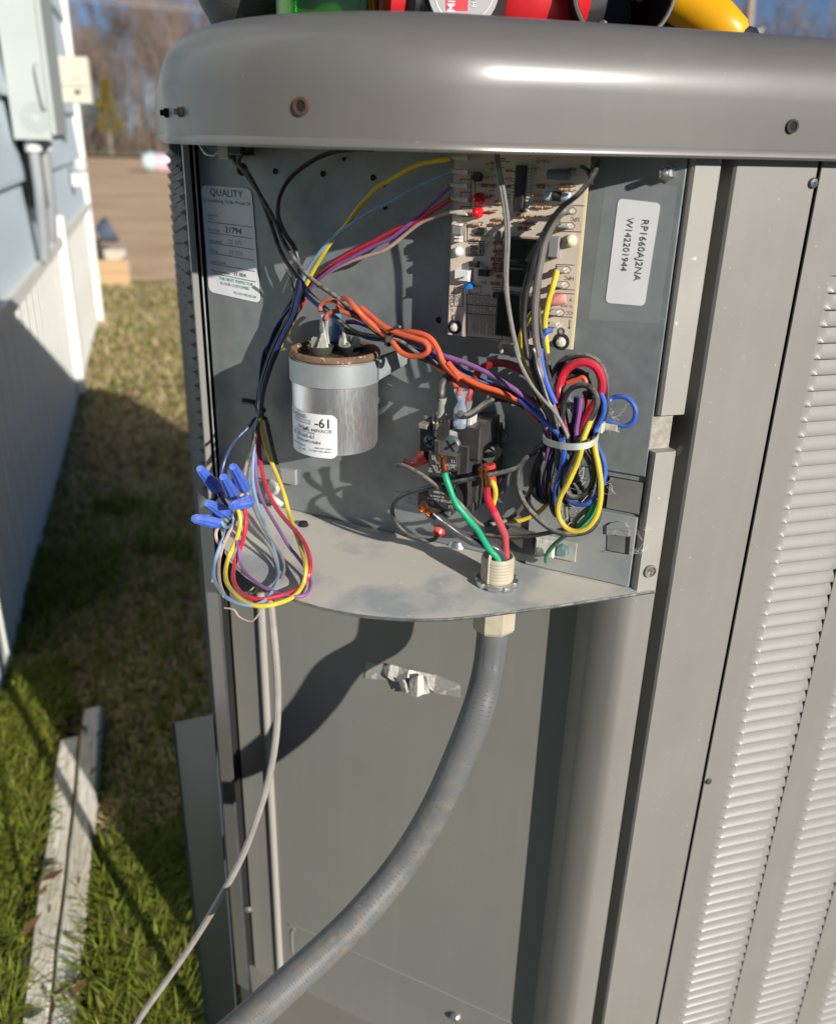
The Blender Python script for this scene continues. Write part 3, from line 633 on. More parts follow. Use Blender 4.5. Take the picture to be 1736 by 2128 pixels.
# lower chamfered panel with its bead and embossed corner
mb = MB(); mb.wbox(-.342, .001, .10, zt - .002, -.017, -.015); lpo = mb.build('lower_panel', PANELP, unit)
uA = uz(556, 1600, -.012)[0]; mb = MB(); mb.tube([wall(uA, .10, -.0153), wall(uA, zt - .003, -.0153)], .0040, 14); mb.build('vertical_bead', mat('bead_sunlit_paint', (.33, .32, .28), rough=.4), lpo, True)  # lighter than the panel: the sunlit stripe is put into its paint
ze = uz(890, 2050, -.015)[1]; uE = uz(606, 1950, -.015)[0]; E1 = []
E1 += [wall(-.02, ze, -.0166), wall(-.1, ze, -.0166), wall(uE + .012, ze, -.0166), wall(uE + .004, ze - .004, -.0166), wall(uE, ze - .012, -.0166), wall(uE, .15, -.0166)]
mb = MB(); mb.tube(spline(E1, 5), .0026, 8); mb.build('embossed_line', PANELP, lpo, True)
p = och(947, 2112, -.015); mb = MB(); mb.lathe([(.0052, 0), (.0052, .002), (.0035, .0042), (1e-5, .0045)], p, WN, 12); mb.build('screw_head', METAL, lpo, True)
p = och(516, 1888, -.015); mb = MB(); mb.lathe([(.004, 0), (.004, .002), (.003, .003), (1e-5, .003)], p, WN, 12); mb.build('screw_head', METAL, lpo, True)
# base pan
mb = MB(); mb.box((.03, .445, .06), (.78, 1.06, .10)); mb.build('base_pan', PAINT, unit)
mb = MB(); mb.box((.02, .43, .0), (.84, 1.12, .058)); tag(mb.build('equipment_pad', mat('pad_concrete', (.30, .29, .27), (.36, .35, .33), rough=.9, scale=30)), 'grey equipment pad under the outdoor unit', 'pad')
# leaning dark cover at the unit's left side
CV = mat('cover_paint', (.035, .040, .055), (.028, .032, .045), rough=.5, scale=8)
bt = ony(361, 1502, .715); bb = Vector((-.0180, .655, 0)); at_ = ony(442, 1485, .600); ab = Vector((at_.x - .003, .570, 0))
cv = thing('loose_cover', (bb.x, bb.y, .0), 'loose slate grey metal cover standing against the left side of the unit', 'cover')
th = Vector((.0015, .0006, 0)); mb = MB(); mb.hexa([bb, ab, ab + th, bb + th, bt, at_, at_ + th, bt + th]); mb.build('sheet', CV, cv)
e = (bt - bb).normalized(); s_ = Vector((.004, .0012, 0)); mb = MB(); mb.hexa([bb - th, bb - th + s_ * .4, bb + s_, bb, bt - th, bt - th + s_ * .4, bt + s_, bt]); mb.build('edge_fold', PANELP, cv)
# ------------------------------------------------------------------ stickers
def sticker(name, corners_px, h, label, cat, rc=.0012, m_=WHITEL, par=None):
    P = [och(x, y, h) for x, y in corners_px]      # TL TR BR BL
    o = P[3]; pts = []
    for i in range(4):
        p = P[i]; a = (P[i - 1] - p).normalized(); b = (P[(i + 1) % 4] - p).normalized()
        for k in range(5): t = k / 4; q = p + a * rc * (1 - t) + b * rc * t; q = q.lerp(p, .42 * math.sin(math.pi * t) ** .5 * (.8)); pts.append(q)
    r = thing(name, sum(P, Vector()) / 4, label, cat)
    mb = MB(); mb.prism([p - WN * .0002 for p in pts][::-1], WN * .00022); mb.build('paper', m_, r)
    return r, P
q, P = sticker('inspection_sticker', [(417, 384), (522, 392), (541, 630), (434, 606)], .0006, 'tall white and green inspection sticker at the upper left of the bay', 'sticker', .0035)
TL, TR, BR, BL = P
def on(a, b, h=.0003):   # a,b: 0..1 across and down the sticker
    return (TL.lerp(TR, a)).lerp(BL.lerp(BR, a), b) + WN * h
def stext(mb, body, a, b, size, al='LEFT', bold=0.0):
    O = on(a, b); ux = (on(min(a + .1, 1), b) - O).normalized(); uy = (on(a, b - .05) - O).normalized(); textmb(mb, body, O, ux, uy, size, 0, al, bold)
H_ = (TL - BL).length
g_ = MB(); stext(g_, 'QUALITY', .5, .085, H_ * .092, 'CENTER', .0); stext(g_, 'Is Something To Be Proud Of', .5, .145, H_ * .045, 'CENTER'); stext(g_, 'THE NEXT INSPECTOR', .56, .855, H_ * .040, 'CENTER'); stext(g_, 'IS OUR CUSTOMER', .53, .90, H_ * .040, 'CENTER')
stext(g_, 'Pressure', .09, .275, H_ * .033); stext(g_, 'Test', .09, .305, H_ * .033)
stext(g_, 'Run Test', .09, .41, H_ * .035); stext(g_, 'Evacuation', .09, .51, H_ * .035); stext(g_, 'Charge', .09, .605, H_ * .035); stext(g_, 'Leak Test #1', .09, .705, H_ * .035); stext(g_, 'Final Inspection', .09, .795, H_ * .035)
stext(g_, '92-101190-05-04', .93, .965, H_ * .038, 'RIGHT')
g_.build('green_print', GREENINK, q)
g_ = MB()
for b in (.325, .425, .52, .615, .715, .808):
    a0, a1 = on(.08, b), on(.95, b); dn = (on(.5, b + .01) - on(.5, b)).normalized() * .00035; g_.add([a0, a1, a1 + dn, a0 + dn], [(0, 1, 2, 3)])
stext(g_, '21794', .42, .405, H_ * .078); stext(g_, '33 004', .52, .79, H_ * .055)
g_.build('dark_print', INK, q)
g_ = MB(); stext(g_, '22 373', .46, .505, H_ * .06); stext(g_, '22 373', .46, .60, H_ * .058); g_.build('faint_writing', mat('faint_pen', (.45, .46, .46)), q)

q, P = sticker('serial_sticker', [(1284, 412), (1372, 422), (1338, 636), (1257, 629)], .0026, 'white serial number sticker with sideways black lettering on the right plate', 'sticker', .0022)
TL, TR, BR, BL = P; H_ = (TL - BL).length
for body, a in (('RP1660AJ2NA', .64), ('W142201944', .28)):
    g_ = MB(); O = on(a, .16); ux = (on(a, .5) - O).normalized(); uy = (on(a + .1, .16) - O).normalized(); textmb(g_, body, O, ux, uy, H_ * (.098 if a > .5 else .092), 0, 'LEFT', .0); g_.build('printed_line', mat('soft_ink', (.10, .10, .10)), q)
# clear film around it
mb = MB(); pts = [och(x, y, .0024) for x, y in ((1258, 376), (1452 - 45, 388), (1368, 672), (1222, 664))]
mb.prism(pts[::-1], WN * .0001); tag(mb.build('clear_film', mat('clear_film', (.5, .55, .55), rough=.25, alpha=.10)), 'clear plastic film pocket around the serial number sticker', 'plastic film')
# small upside down label on the back wall behind the contactor
q, P = sticker('faded_label', [(819, 1021), (872, 1030), (872, 1058), (817, 1048)], .0004, 'small faded label on the back wall left of the contactor', 'label', .0004, mat('faded_label', (.36, .36, .34), rough=.6))
TL, TR, BR, BL = P; g_ = MB()
for b, t in ((.45, 'RP1660AJ'), (.8, 'W142201')): stext(g_, t, .5, b, .0038)
g_.build('print', INKG, q)

# ------------------------------------------------------------------ capacitor
CH, CR = .0325, .0284
pc = och(695, 727, CH); cap_c = pc.copy(); zbc = och(697, 957, CH + CR).z
capr = thing('run_capacitor', (pc.x, pc.y, zbc), 'round aluminium run capacitor with a rusty top rim strapped to the back wall', 'capacitor')
ALU = mat('brushed_aluminium', (.74, .74, .74), (.65, .65, .655), rough=.36, metal=.88, scale=60, stretch=(14, 14, 1.2), detail=6, bump=.00006, bscale=40, rvar=.1, contrast=(.3, .7))
Zt = pc.z
mb = MB(); mb.lathe([(0, zbc - Zt), (CR - .004, zbc - Zt), (CR - .001, zbc - Zt + .0012), (CR, zbc - Zt + .004), (CR, -.004), (CR, -.001)], pc, seg=48); mb.build('can', ALU, capr, True)
mb = MB(); mb.lathe([(CR + .0004, -.0032), (CR + .0014, -.0022), (CR + .0014, .0002), (CR + .0004, .0012), (CR - .0012, .0012), (CR - .0022, .0), (CR - .0026, -.003), (CR - .0030, -.0045)], pc, seg=56); mb.build('rim', RUST, capr, True)
mb = MB(); mb.lathe([(CR - .0028, -.0045), (CR - .006, -.0052), (.012, -.0040), (1e-5, -.0038)], pc, seg=40); mb.build('lid', mat('capacitor_lid', (.22, .18, .13), (.11, .085, .06), rough=.42, metal=.5, scale=120, speck=(.45, .38, .28), spscale=260, spthr=.66), capr, True)
# strap band
zs = och(690, 813, CH + CR + .001).z - Zt
mb = MB(); mb.lathe([(CR + .0008, zs), (CR + .0014, zs + .0003), (CR + .0014, -.0042), (CR + .0008, -.0038)], pc, seg=48); sb = mb.build('strap_band', mat('strap_zinc', (.32, .345, .345), (.38, .40, .40), rough=.5, metal=.4, scale=60), capr, True)
uc = (pc - WP).dot(WU)
mb = MB(); mb.hexa([wall(uc + .0300, Zt + zs + .002, CH - .004), wall(uc + .0312, Zt + zs + .002, CH - .004), wall(uc + .0375, Zt + zs + .008, .001), wall(uc + .0363, Zt + zs + .008, .001), wall(uc + .0300, Zt - .004, CH - .004), wall(uc + .0312, Zt - .004, CH - .004), wall(uc + .0400, Zt + .0015, .001), wall(uc + .0388, Zt + .0015, .001)]); mb.build('strap_tab', sb.data.materials[0], capr)
# terminal cups and tabs
def dome(pos, r, nm, m_):
    mb = MB(); mb.lathe([(r * .35, -.006), (r * .6, -.0045), (r * .86, -.0015), (r, .0022), (r * .93, .0024), (r * .82, .0), (r * .5, -.0012), (1e-5, -.0014)], pos, seg=24); return mb.build(nm, m_, capr, True)
def lidpt(x, y, z): p = onz(*D('Zq', x, y), pc.z + z); return p
c1 = lidpt(785, 705, .0005); c2 = lidpt(1185, 700, .0005); c3 = lidpt(985, 650, .0)
CUP = mat('terminal_cup', (.10, .095, .085), rough=.25, metal=.4)
dome(c1, .0088, 'terminal_cup', CUP); dome(c2, .0088, 'terminal_cup', BLKP); dome(c3 + Vector((0, .006, 0)), .008, 'terminal_cup', CUP)
TIN = mat('tinned_tab', (.50, .49, .44), (.38, .37, .33), rough=.45, metal=.35, scale=200)
for (c, du, k) in ((c1, -.0035, 0), (c1, .0022, 1), (c2, -.0030, 0), (c2, .0042, 1), (c3, -.009, 0)):
    w_ = .0034; q = c + WU * du; hh = .0085 if k else .0075
    mb = MB(); a = WU * w_; t = WN * .0004
    mb.prism([q - a * .9, q + a * .9, q + a * .9 + ZUP * hh * .8, q + a * .5 + ZUP * hh, q - a * .5 + ZUP * hh, q - a * .9 + ZUP * hh * .8], t); mb.build('terminal_tab', TIN, capr)
# pale wide crimps and blue connector
mb = MB(); q = c1 + WU * .0035 + WN * .001
mb.hexa([q - WU * .0045 + WN * .002 + ZUP * .0005, q + WU * .004 + WN * .002 + ZUP * .0005, q + WU * .004, q - WU * .0045, q + WU * -.001 + WN * .001 + ZUP * .011, q + WU * .001 + WN * .001 + ZUP * .011, q + WU * .001 + ZUP * .011, q - WU * .001 + ZUP * .011]); mb.build('crimp_terminal', mat('dirty_crimp', (.60, .57, .50), (.48, .45, .38), rough=.6, scale=300), capr)
q = c2 + WU * -.0035 + WN * .001
mb = MB(); mb.hexa([q - WU * .004 + WN * .0015, q + WU * .0045 + WN * .0015, q + WU * .0045, q - WU * .004, q - WU * .0035 + WN * .0015 + ZUP * .0085, q + WU * .004 + WN * .0015 + ZUP * .0085, q + WU * .004 + ZUP * .0085, q - WU * .0035 + ZUP * .0085]); mb.build('crimp_terminal', TIN, capr)
BLC = mat('blue_connector', (.10, .27, .42), rough=.3, spec=.5, trans=.25)
b3 = lidpt(985, 640, .0) + WN * -.002
mb = MB(); mb.lathe([(.0056, .0), (.0056, .007), (.0048, .0105), (.0034, .0125), (.0034, .019), (.0036, .0205), (.0030, .0206)], b3, seg=20); mb.build('blue_connector', BLC, capr, True)
for (P_, r_) in ((((628, 285, .036), (634, 340, .036), (640, 420, .037), (646, 500, .037)), (.0016, .0010, .0009, .0016)), (((664, 318, .037), (658, 390, .036), (664, 450, .035), (672, 520, .035)), (.0013, .0012, .0011, .0012)), (((800, 395, .028), (798, 440, .031), (802, 480, .033), (806, 530, .034)), (.0011, .0013, .0014, .0018))):
    mb = MB(); mb.tube([och(*D('Z5', x, y), h) for x, y, h in P_], list(r_), 8); mb.build('crimp_stalk', TIN, capr, True)
# wrap around label
def cyl(a, z, r=CR + .0003): return Vector((pc.x + r * math.cos(a), pc.y + r * math.sin(a), z))
aC = math.atan2(-FWD.y, -FWD.x)
zl0 = och(650, 951, CH + CR).z + .0008; zl1 = och(700, 868, CH + CR).z
aR = aC + math.asin(min(.99, 12 / 90)); aL = aC - rad(86)
mb = MB(); n = 26
for i in range(n + 1):
    a = aL + (aR - aL) * i / n; e = min(1, (n - i) * .45)
    for z, ins in ((zl0, 1), (zl1, -1)): mb.v.append(cyl(a, z + ins * .0028 * (1 - e) ** 2))
for i in range(n): mb.face((2 * i, 2 * i + 2, 2 * i + 3, 2 * i + 1))
mb.build('paper_label', WHITEL, capr, True)
g_ = MB(); RL = CR + .0005
def cyt(mb, body, aoff, z, size, al='RIGHT', bold=0.):
    textmb(mb, body, (0, 0, 0), None, None, size, 0, al, bold, f=lambda x, y: cyl(aR - aoff / RL + x / RL, z + y, RL))
HL = zl1 - zl0
cyt(g_, '-61', .0035, zl0 + HL * .70, HL * .30, bold=.0001); cyt(g_, '\u00b16% 440VAC/B', .0035, zl0 + HL * .585, HL * .115); cyt(g_, '50/5\u00b5F', .020, zl0 + HL * .60, HL * .12)
cyt(g_, '43-101665-61', .015, zl0 + HL * .42, HL * .135); cyt(g_, '97F9844 45+5UF/ 50/60HZ', .015, zl0 + HL * .53, HL * .06); cyt(g_, 'C3R50054P51A0R4', .011, zl0 + HL * .31, HL * .095)
cyt(g_, 'CD ROUND', .0215, zl0 + HL * .86, HL * .12); cyt(g_, 'PROTECTED S NO PCB', .018, zl0 + HL * .80, HL * .055); cyt(g_, 'CAUTION HIGH VOLTAGE', .018, zl0 + HL * .74, HL * .055)
cyt(g_, 'MADE IN MEXICO', .0225, zl0 + HL * .20, HL * .065); cyt(g_, 'SUITABLE FOR 10KAFC', .0035, zl0 + HL * .13, HL * .055); cyt(g_, '10000 AFC UL810', .0035, zl0 + HL * .20, HL * .055); cyt(g_, '0221 2030', .0225, zl0 + HL * .11, HL * .06)
g_.build('print', INK, capr)

# ------------------------------------------------------------------ circuit board
PCB = mat('pcb_tan', (.66, .55, .44), (.59, .49, .39), rough=.5, scale=40)
BH = .0150; SB = BH + .0016
(ub0, zb0) = uz(930, 690, SB); (ub1, zb1) = uz(1184, 731, SB); (ub2, zb2) = uz(1226, 340, SB)
zt_b = .9145; zb_b = (zb0 + zb1) / 2
board = thing('circuit_board', wall((ub0 + ub1) / 2, zb_b, BH), 'tan defrost control circuit board crowded with relays, resistors and red lights', 'circuit board')
mb = MB(); mb.wbox(ub0, ub1, zb_b, .930, BH, SB); mb.build('board', PCB, board)
mb = MB(); mb.wbox(ub1, ub1 + .0012, zb_b, .930, BH + .0002, SB - .0001); mb.build('board_edge', mat('pcb_edge', (.80, .66, .38), rough=.4), board)
def bp(x, y, h=SB): return uz(*D('Zb', x, y), h)
S1 = 7.3e-5
def bbox(name, cx, cy, w_, h_, ht, m_, c=0., par=None):
    u, z = bp(cx, cy, SB); mb = MB(); a, b = w_ * S1 * .55, h_ * S1 * .5
    mb.wbox(u - a, u + a, z - b, z + b, SB - .0003, SB + ht, c); return mb.build(name, m_, par or board)
def blathe(name, cx, cy, prof, m_, seg=18):
    u, z = bp(cx, cy, SB); mb = MB(); mb.lathe([(r, q) for r, q in prof], wall(u, z, SB), WN, seg); return mb.build(name, m_, board, True)
RES = mat('resistor_tan', (.62, .40, .24), rough=.4); RESB = mat('resistor_brown', (.36, .14, .06), rough=.4); LEAD = mat('solder_lead', (.55, .54, .50), rough=.35, metal=.7)
BAND = [mat('band_a', (.25, .06, .02)), mat('band_b', (.05, .03, .02)), mat('band_c', (.55, .30, .03))]
def resistor(cx, cy, w_, h_, m_=RES):
    u, z = bp(cx, cy, SB); mb = MB(); L_ = w_ * S1 * .55; R_ = h_ * S1 * .42; hh = SB + R_ + .0004
    prof = [(1e-5, -L_), (R_ * .9, -L_ + R_ * .2), (R_, -L_ * .7), (R_ * .86, -L_ * .45), (R_ * .86, L_ * .45), (R_, L_ * .7), (R_ * .9, L_ - R_ * .2), (1e-5, L_)]
    mb.lathe(prof, wall(u, z, hh), WU, 10)
    for k, q in enumerate((-.72, -.25, .1, .68)):
        b0 = len(mb.f); rr = R_ * (1.03 if abs(q) > .5 else .9); mb.m = 1 + k % 3; mb.lathe([(rr, L_ * (q - .07)), (rr, L_ * (q + .07))], wall(u, z, hh), WU, 10)
    mb.m = 4; mb.tube([wall(u - L_ * 1.7, z, SB - .0001), wall(u - L_ * 1.6, z, hh), wall(u + L_ * 1.6, z, hh), wall(u + L_ * 1.7, z, SB)], .0003, 5)
    return mb.build('resistor', [m_] + BAND + [LEAD], board, True)
for a in ((490, 705, 60, 34), (495, 830, 50, 30), (665, 700, 66, 34), (678, 660, 54, 28), (860, 632, 78, 32), (1010, 563, 62, 30), (1232, 380, 92, 28), (1232, 416, 92, 30), (1060, 640, 60, 26), (680, 530, 60, 26)): resistor(*a)
for a in ((880, 740, 80, 38), (672, 862, 74, 32), (672, 930, 76, 34), (655, 995, 84, 38), (668, 1040, 84, 32), (665, 1078, 84, 36), (646, 1198, 66, 34), (590, 385, 110, 34), (870, 690, 70, 30), (690, 1140, 60, 34), (1030, 390, 60, 40)): resistor(*a, RESB)
for a in ((600, 210, 60, 26), (640, 250, 56, 26), (770, 262, 60, 26), (765, 330, 60, 26), (770, 395, 56, 26), (1020, 190, 70, 28), (960, 250, 60, 26), (985, 470, 60, 26), (1000, 520, 60, 26), (960, 640, 56, 26), (930, 700, 60, 28), (590, 480, 50, 24), (610, 600, 50, 24), (1290, 250, 56, 26), (1080, 560, 54, 24), (600, 320, 60, 26)): resistor(*a, RESB if (a[0] // 10) % 2 else RES)
def diode(cx, cy, w_, h_):
    u, z = bp(cx, cy, SB); mb = MB(); a, b = w_ * S1 * .5, h_ * S1 * .5
    mb.wbox(u - a, u + a, z - b, z + b, SB, SB + 2 * b * .9, .0003); mb.m = 1; mb.tube([wall(u - a * 1.7, z, SB), wall(u - a * 1.5, z, SB + b), wall(u + a * 1.5, z, SB + b), wall(u + a * 1.7, z, SB)], .0003, 5)
    return mb.build('diode', [BLKP, LEAD], board)
for a in ((540, 752, 66, 40), (486, 900, 72, 36), (486, 938, 72, 36), (474, 1036, 80, 46), (555, 1108, 84, 50), (672, 1292, 76, 48), (515, 790, 90, 20)): diode(*a)
def blabel(mb, body, cx, cy, size, rot=0., al='CENTER'):
    u, z = bp(cx, cy, SB); textmb(mb, body, wall(u, z, SB + .00012), WU, ZUP, size, rot, al)
# power resistor, fuse, chip
u, z = bp(1180, 292); mb = MB(); mb.lathe([(1e-5, -.007), (.0026, -.006), (.0028, 0), (.0026, .006), (1e-5, .007)], wall(u, z, SB + .003), WU, 14); mb.build('power_resistor', mat('slate_body', (.12, .15, .19), rough=.5), board, True)
u, z = bp(1172, 472); mb = MB(); mb.lathe([(1e-5, -.0078), (.0026, -.007), (.0028, -.005), (.0024, -.0036), (.0024, .0036), (.0028, .005), (.0026, .007), (1e-5, .0078)], wall(u, z, SB + .003), WU, 14); mb.build('film_capacitor', mat('pale_blue_body', (.50, .60, .66), rough=.4), board, True)
mb = MB(); mb.lathe([(.0027, -.0026), (.0027, .0026)], wall(u, z, SB + .003), WU, 14); mb.build('dark_sleeve', BLKP, board, True)
u0, z0 = bp(868, 215); u1, z1 = bp(852, 600); mb = MB(); mb.wbox(u1 - .0030, u0 + .0030, z1, z0, SB + .0008, SB + .004, .0004); chip = mb.build('microchip', BLKP, board)
mb = MB()
for k in range(14):
    zz = z1 + (z0 - z1) * (k + .5) / 14; um = (u0 + u1) / 2
    for s in (-1, 1): mb.wbox(um + s * .0046 - .0007, um + s * .0046 + .0007, zz - .00045, zz + .00045, SB - .0004, SB + .0020)
mb.build('pins', mat('tin_pins', (.75, .74, .68), rough=.35, metal=.3), board)
# relays
RELM = mat('relay_black', (.016, .016, .017), rough=.22, bump=.00002, bscale=600)
for (x0, y0, x1, y1, ht) in ((755, 812, 1108, 995, .011), (768, 1012, 985, 1205, .0135), (700, 1268, 985, 1622, .011)):
    a = bp(x0, (y0 + y1) / 2); b = bp(x1, (y0 + y1) / 2); t = bp((x0 + x1) / 2, y0)[1]; q = bp((x0 + x1) / 2, y1)[1]
    mb = MB(); mb.wbox(a[0], b[0], q, t, SB, SB + ht, .0006); rl = mb.build('relay', RELM, board)
    mb = MB(); um = (a[0] + b[0]) / 2; zm = (q + t) / 2
    if ht > .012: textmb(mb, 'Panasonic', wall(um, t - .0035, SB + ht + .0001), WU, ZUP, .0024, 0, 'CENTER'); mb.build('print', INKG, rl)
    mb = MB(); e = .0006
    for (p1, p2) in (((a[0] + e, t - e), (b[0] - e, t - e)), ((a[0] + e, q + e), (b[0] - e, q + e)), ((a[0] + e, q + e), (a[0] + e, t - e))): mb.tube([wall(p1[0], p1[1], SB + ht - .0002), wall(p2[0], p2[1], SB + ht - .0002)], .00025, 5)
    mb.build('moulded_edge', mat('relay_edge', (.12, .12, .115), rough=.3), rl)
# lights
REDL = mat('red_led', (.85, .012, .02), rough=.10, trans=.25, spec=.7)
for (x, y) in ((512, 490), (502, 606)): blathe('red_light', x, y, [(.0034, 0), (.0034, .0012), (.0030, .0014), (.0030, .004), (.0024, .0056), (.0012, .0066), (1e-5, .0069)], REDL)
blathe('black_transistor', 505, 310, [(.0028, 0), (.0028, .004), (.0024, .0045), (1e-5, .0045)], BLKP, 10); blathe('round_capacitor', 680, 795, [(.0026, 0), (.0026, .005), (.0020, .0056), (1e-5, .0056)], mat('grey_capacitor', (.2, .2, .2), rough=.4))
u, z = bp(446, 1215); mb = MB(); mb.lathe([(1e-5, -.0016), (.0022, -.0012), (.0035, 0), (.0022, .0012), (1e-5, .0016)], wall(u, z, SB + .0032), (WN * .45 + ZUP).normalized(), 18); mb.build('blue_disc_capacitor', mat('blue_disc', (.01, .17, .55), rough=.2, coat=.4), board, True)
WPL = mat('white_nylon', (.72, .71, .67), rough=.4)
bbox('white_plug', 388, 1126, 118, 88, .005, WPL, .0004)
mb = MB()
for i in range(3): u, z = bp(350 + 34 * i, 1150 - 8 * i); mb.wbox(u - .0004, u + .0004, z - .0004, z + .0004, SB + .004, SB + .008)
mb.build('pins', LEAD, board)
bbox('jumper_socket', 345, 755, 76, 66, .0045, mat('socket_grey', (.22, .21, .20), rough=.5), .0004)
for y in (705, 808, 838): bbox('jumper_pin', 346, y, 44, 14, .004, mat('pin_white', (.85, .84, .8), rough=.3, metal=.2))
blathe('white_stud', 338, 932, [(.0030, 0), (.0028, .002), (.0018, .0038), (1e-5, .0046)], WPL); blathe('cream_stud', 1270, 842, [(.0036, 0), (.0033, .0025), (.0020, .0042), (1e-5, .005)], mat('cream_stud', (.66, .60, .42), rough=.35))
for (x, y, s) in ((306, 1558, 1.), (1188, 1682, 1.12)):
    blathe('black_ring', x, y, [(.0046 * s, .00008), (.0046 * s, .00014), (.0026 * s, .00014), (.0026 * s, .00008)], INK, 28)
    blathe('standoff_head', x, y + 4, [(.0027 * s, 0), (.0026 * s, .0015), (.0018 * s, .0030), (1e-5, .0036)], mat('dusty_nylon', (.66, .63, .56), (.50, .47, .40), rough=.6, scale=300))
for (x, y) in ((312, 1482), (1195, 1594)): blathe('eyelet', x, y, [(.0021, .0001), (.0021, .0005), (.0015, .0006), (.0015, .0001)], METAL, 18); blathe('eyelet_hole', x, y, [(.0015, .00015), (1e-5, .00015)], mat('dull_hole', (.32, .33, .30)), 14)
# tab terminals at the right, spade terminals at the left
TERM = mat('tab_tin', (.70, .68, .62), (.55, .53, .48), rough=.32, metal=.45, scale=200)
for (x, y) in ((1258, 596), (1246, 720), (1212, 1086), (1200, 1210), (1160, 1440), (1150, 1540)):
    u, z = bp(x, y); mb = MB(); mb.wbox(u - .0036, u + .0030, z - .0006, z + .0006, SB, SB + .0075, .0003); mb.m = 0; mb.wbox(u - .0036, u + .0010, z - .0014, z + .0014, SB, SB + .0030, .0004); mb.build('tab_terminal', TERM, board)
for (x, y, m2) in ((350, 150, TERM), (348, 264, TERM), (346, 380, TERM), (352, 492, TERM), (345, 604, mat('dusty_terminal', (.55, .52, .45), rough=.6))):
    u, z = bp(x, y, SB + .004); mb = MB(); mb.tube([wall(u - .0055, z, SB + .0050), wall(u + .0015, z, SB + .0050)], .0014, 8); mb.wbox(u - .0010, u + .0055, z - .0016, z + .0012, SB + .0030, SB + .0062, .0004); mb.build('spade_terminal', m2, board, False)
RB = mat('red_sleeve', (.72, .06, .05), rough=.3, trans=.2)
u, z = bp(1168, 1325); mb = MB(); mb.lathe([(.0018, -.0062), (.0026, -.005), (.0034, -.001), (.0034, .004), (.0026, .0058), (1e-5, .006)], wall(u, z, SB + .006), (WU + ZUP * .25).normalized(), 14); mb.build('red_terminal_sleeve', mat('faded_red_sleeve', (.62, .20, .17), (.72, .36, .32), rough=.4, scale=200), board, True)
bbox('grey_strip', 1134, 890, 90, 160, .004, mat('grey_strip', (.25, .245, .25), rough=.5), .0005)
# silk screen print
g_ = MB()
def bline(x0, y0, x1, y1, t=.00022):
    a = wall(*bp(x0, y0), SB + .00012); b = wall(*bp(x1, y1), SB + .00012); d = (b - a).normalized(); s = d.cross(WN) * t; g_.add([a - s, b - s, b + s, a + s], [(0, 1, 2, 3)])
def brect(x0, y0, x1, y1, sk=0):
    bline(x0, y0, x1, y0 + sk); bline(x1, y0 + sk, x1, y1 + sk); bline(x1, y1 + sk, x0, y1); bline(x0, y1, x0, y0)
rows = ['LED1 LED2   BOARD STATUS', 'OFF  OFF   NO POWER', 'ON   ON    COIL SENSOR FAILURE', 'OFF  ON    AMB SENSOR FAILURE', 'FLASH FLASH NORMAL', 'OFF  FLASH LO PRESS LOCKOUT', 'FLASH OFF  HI PRESS LOCKOUT', 'ON   FLASH LO PRESS SW OPEN', 'FLASH ON   HI PRESS SW OPEN', 'ON   OFF   (DEFROST)', 'ALT FLASHING: 5 MIN DELAY']
for k, s in enumerate(rows):
    x = 690 - 28.0 * k; y = 1318 - 1.6 * k; blabel(g_, s, x, y, .00152, -math.pi / 2, 'LEFT'); bline(x + 21, y - 12, x + 21 - 18, 1650 - 4 * k, .00012)
brect(405, 1285, 700, 1640, 25); bline(400, 1370, 690, 1395); bline(395, 1445, 690, 1468)
blabel(g_, 'DELAY', 268, 1290, .0034, -math.pi / 2, 'LEFT'); brect(300, 1232, 372, 1385, 6); blabel(g_, 'W/TIME', 330, 1255, .002, -math.pi / 2, 'LEFT'); blabel(g_, 'RELAY', 308, 1280, .002, -math.pi / 2, 'LEFT')
for (t, x, y) in (('LPC', 1305, 650), ('HPC', 1256, 1140), ('Y1 OUT', 1235, 1375), ('CC', 1258, 1430), ('Y', 1270, 1318), ('LED1', 570, 470), ('LED2', 570, 600), ('P2', 590, 545), ('R41', 520, 682), ('D9', 650, 760), ('R15', 560, 1050), ('R16', 590, 1072), ('JR12', 545, 1180), ('D3', 580, 1282), ('C6', 425, 955), ('R18', 600, 850), ('D12', 560, 870), ('C2', 575, 790)): blabel(g_, t, x, y, .0030 if len(t) <= 3 and x > 1200 else .0021, math.pi)
for (x0, y0, x1, y1) in ((385, 700, 410, 850), (440, 880, 545, 965), (430, 1075, 460, 1175), (425, 1220, 525, 1278), (440, 270, 475, 640), (355, 330, 440, 400), (355, 440, 440, 510), (355, 560, 440, 640), (620, 1232, 700, 1252), (420, 850, 550, 866), (640, 845, 705, 945), (640, 960, 705, 1100)): brect(x0, y0, x1, y1)
for y, xr in ((552, 1385), (770, 1358), (1252, 1300), (1285, 1298), (1480, 1285)): bline(1140 if y > 1200 else 1160, y - 8, xr, y)
bline(1150, 1040, 1150, 1100); bline(1150, 1040, 1300, 1046); bline(1180, 620, 1175, 730); bline(1262, 1500, 1256, 1575); bline(1256, 1575, 1250, 1562); bline(1256, 1575, 1264, 1563)
for i in range(34): x = 580 + rng.uniform(0, 200); y = rng.uniform(160, 620); bline(x, y, x + rng.uniform(14, 50), y + 1)
for (x, y) in ((1258, 596), (1246, 720), (1212, 1086), (1200, 1210), (1160, 1440)):
    pts = [(x - 70, y - 30), (x + 40, y - 28), (x + 60, y), (x + 40, y + 28), (x - 70, y + 26)]
    for a, b in zip(pts, pts[1:]): bline(*a, *b, .00015)
tag(g_.build('printed_legend', mat('silk_ink', (.05, .045, .04), rough=.6), board), kind='stuff')
# standoffs behind the board
mb = MB()
for (x, y) in ((306, 1558), (1188, 1682), (345, 170), (1350, 200)): u, z = bp(x, y); mb.lathe([(.0022, 0), (.0022, BH - .0022)], wall(u, z, .0022), WN, 10)
mb.build('standoffs', WPL, board)
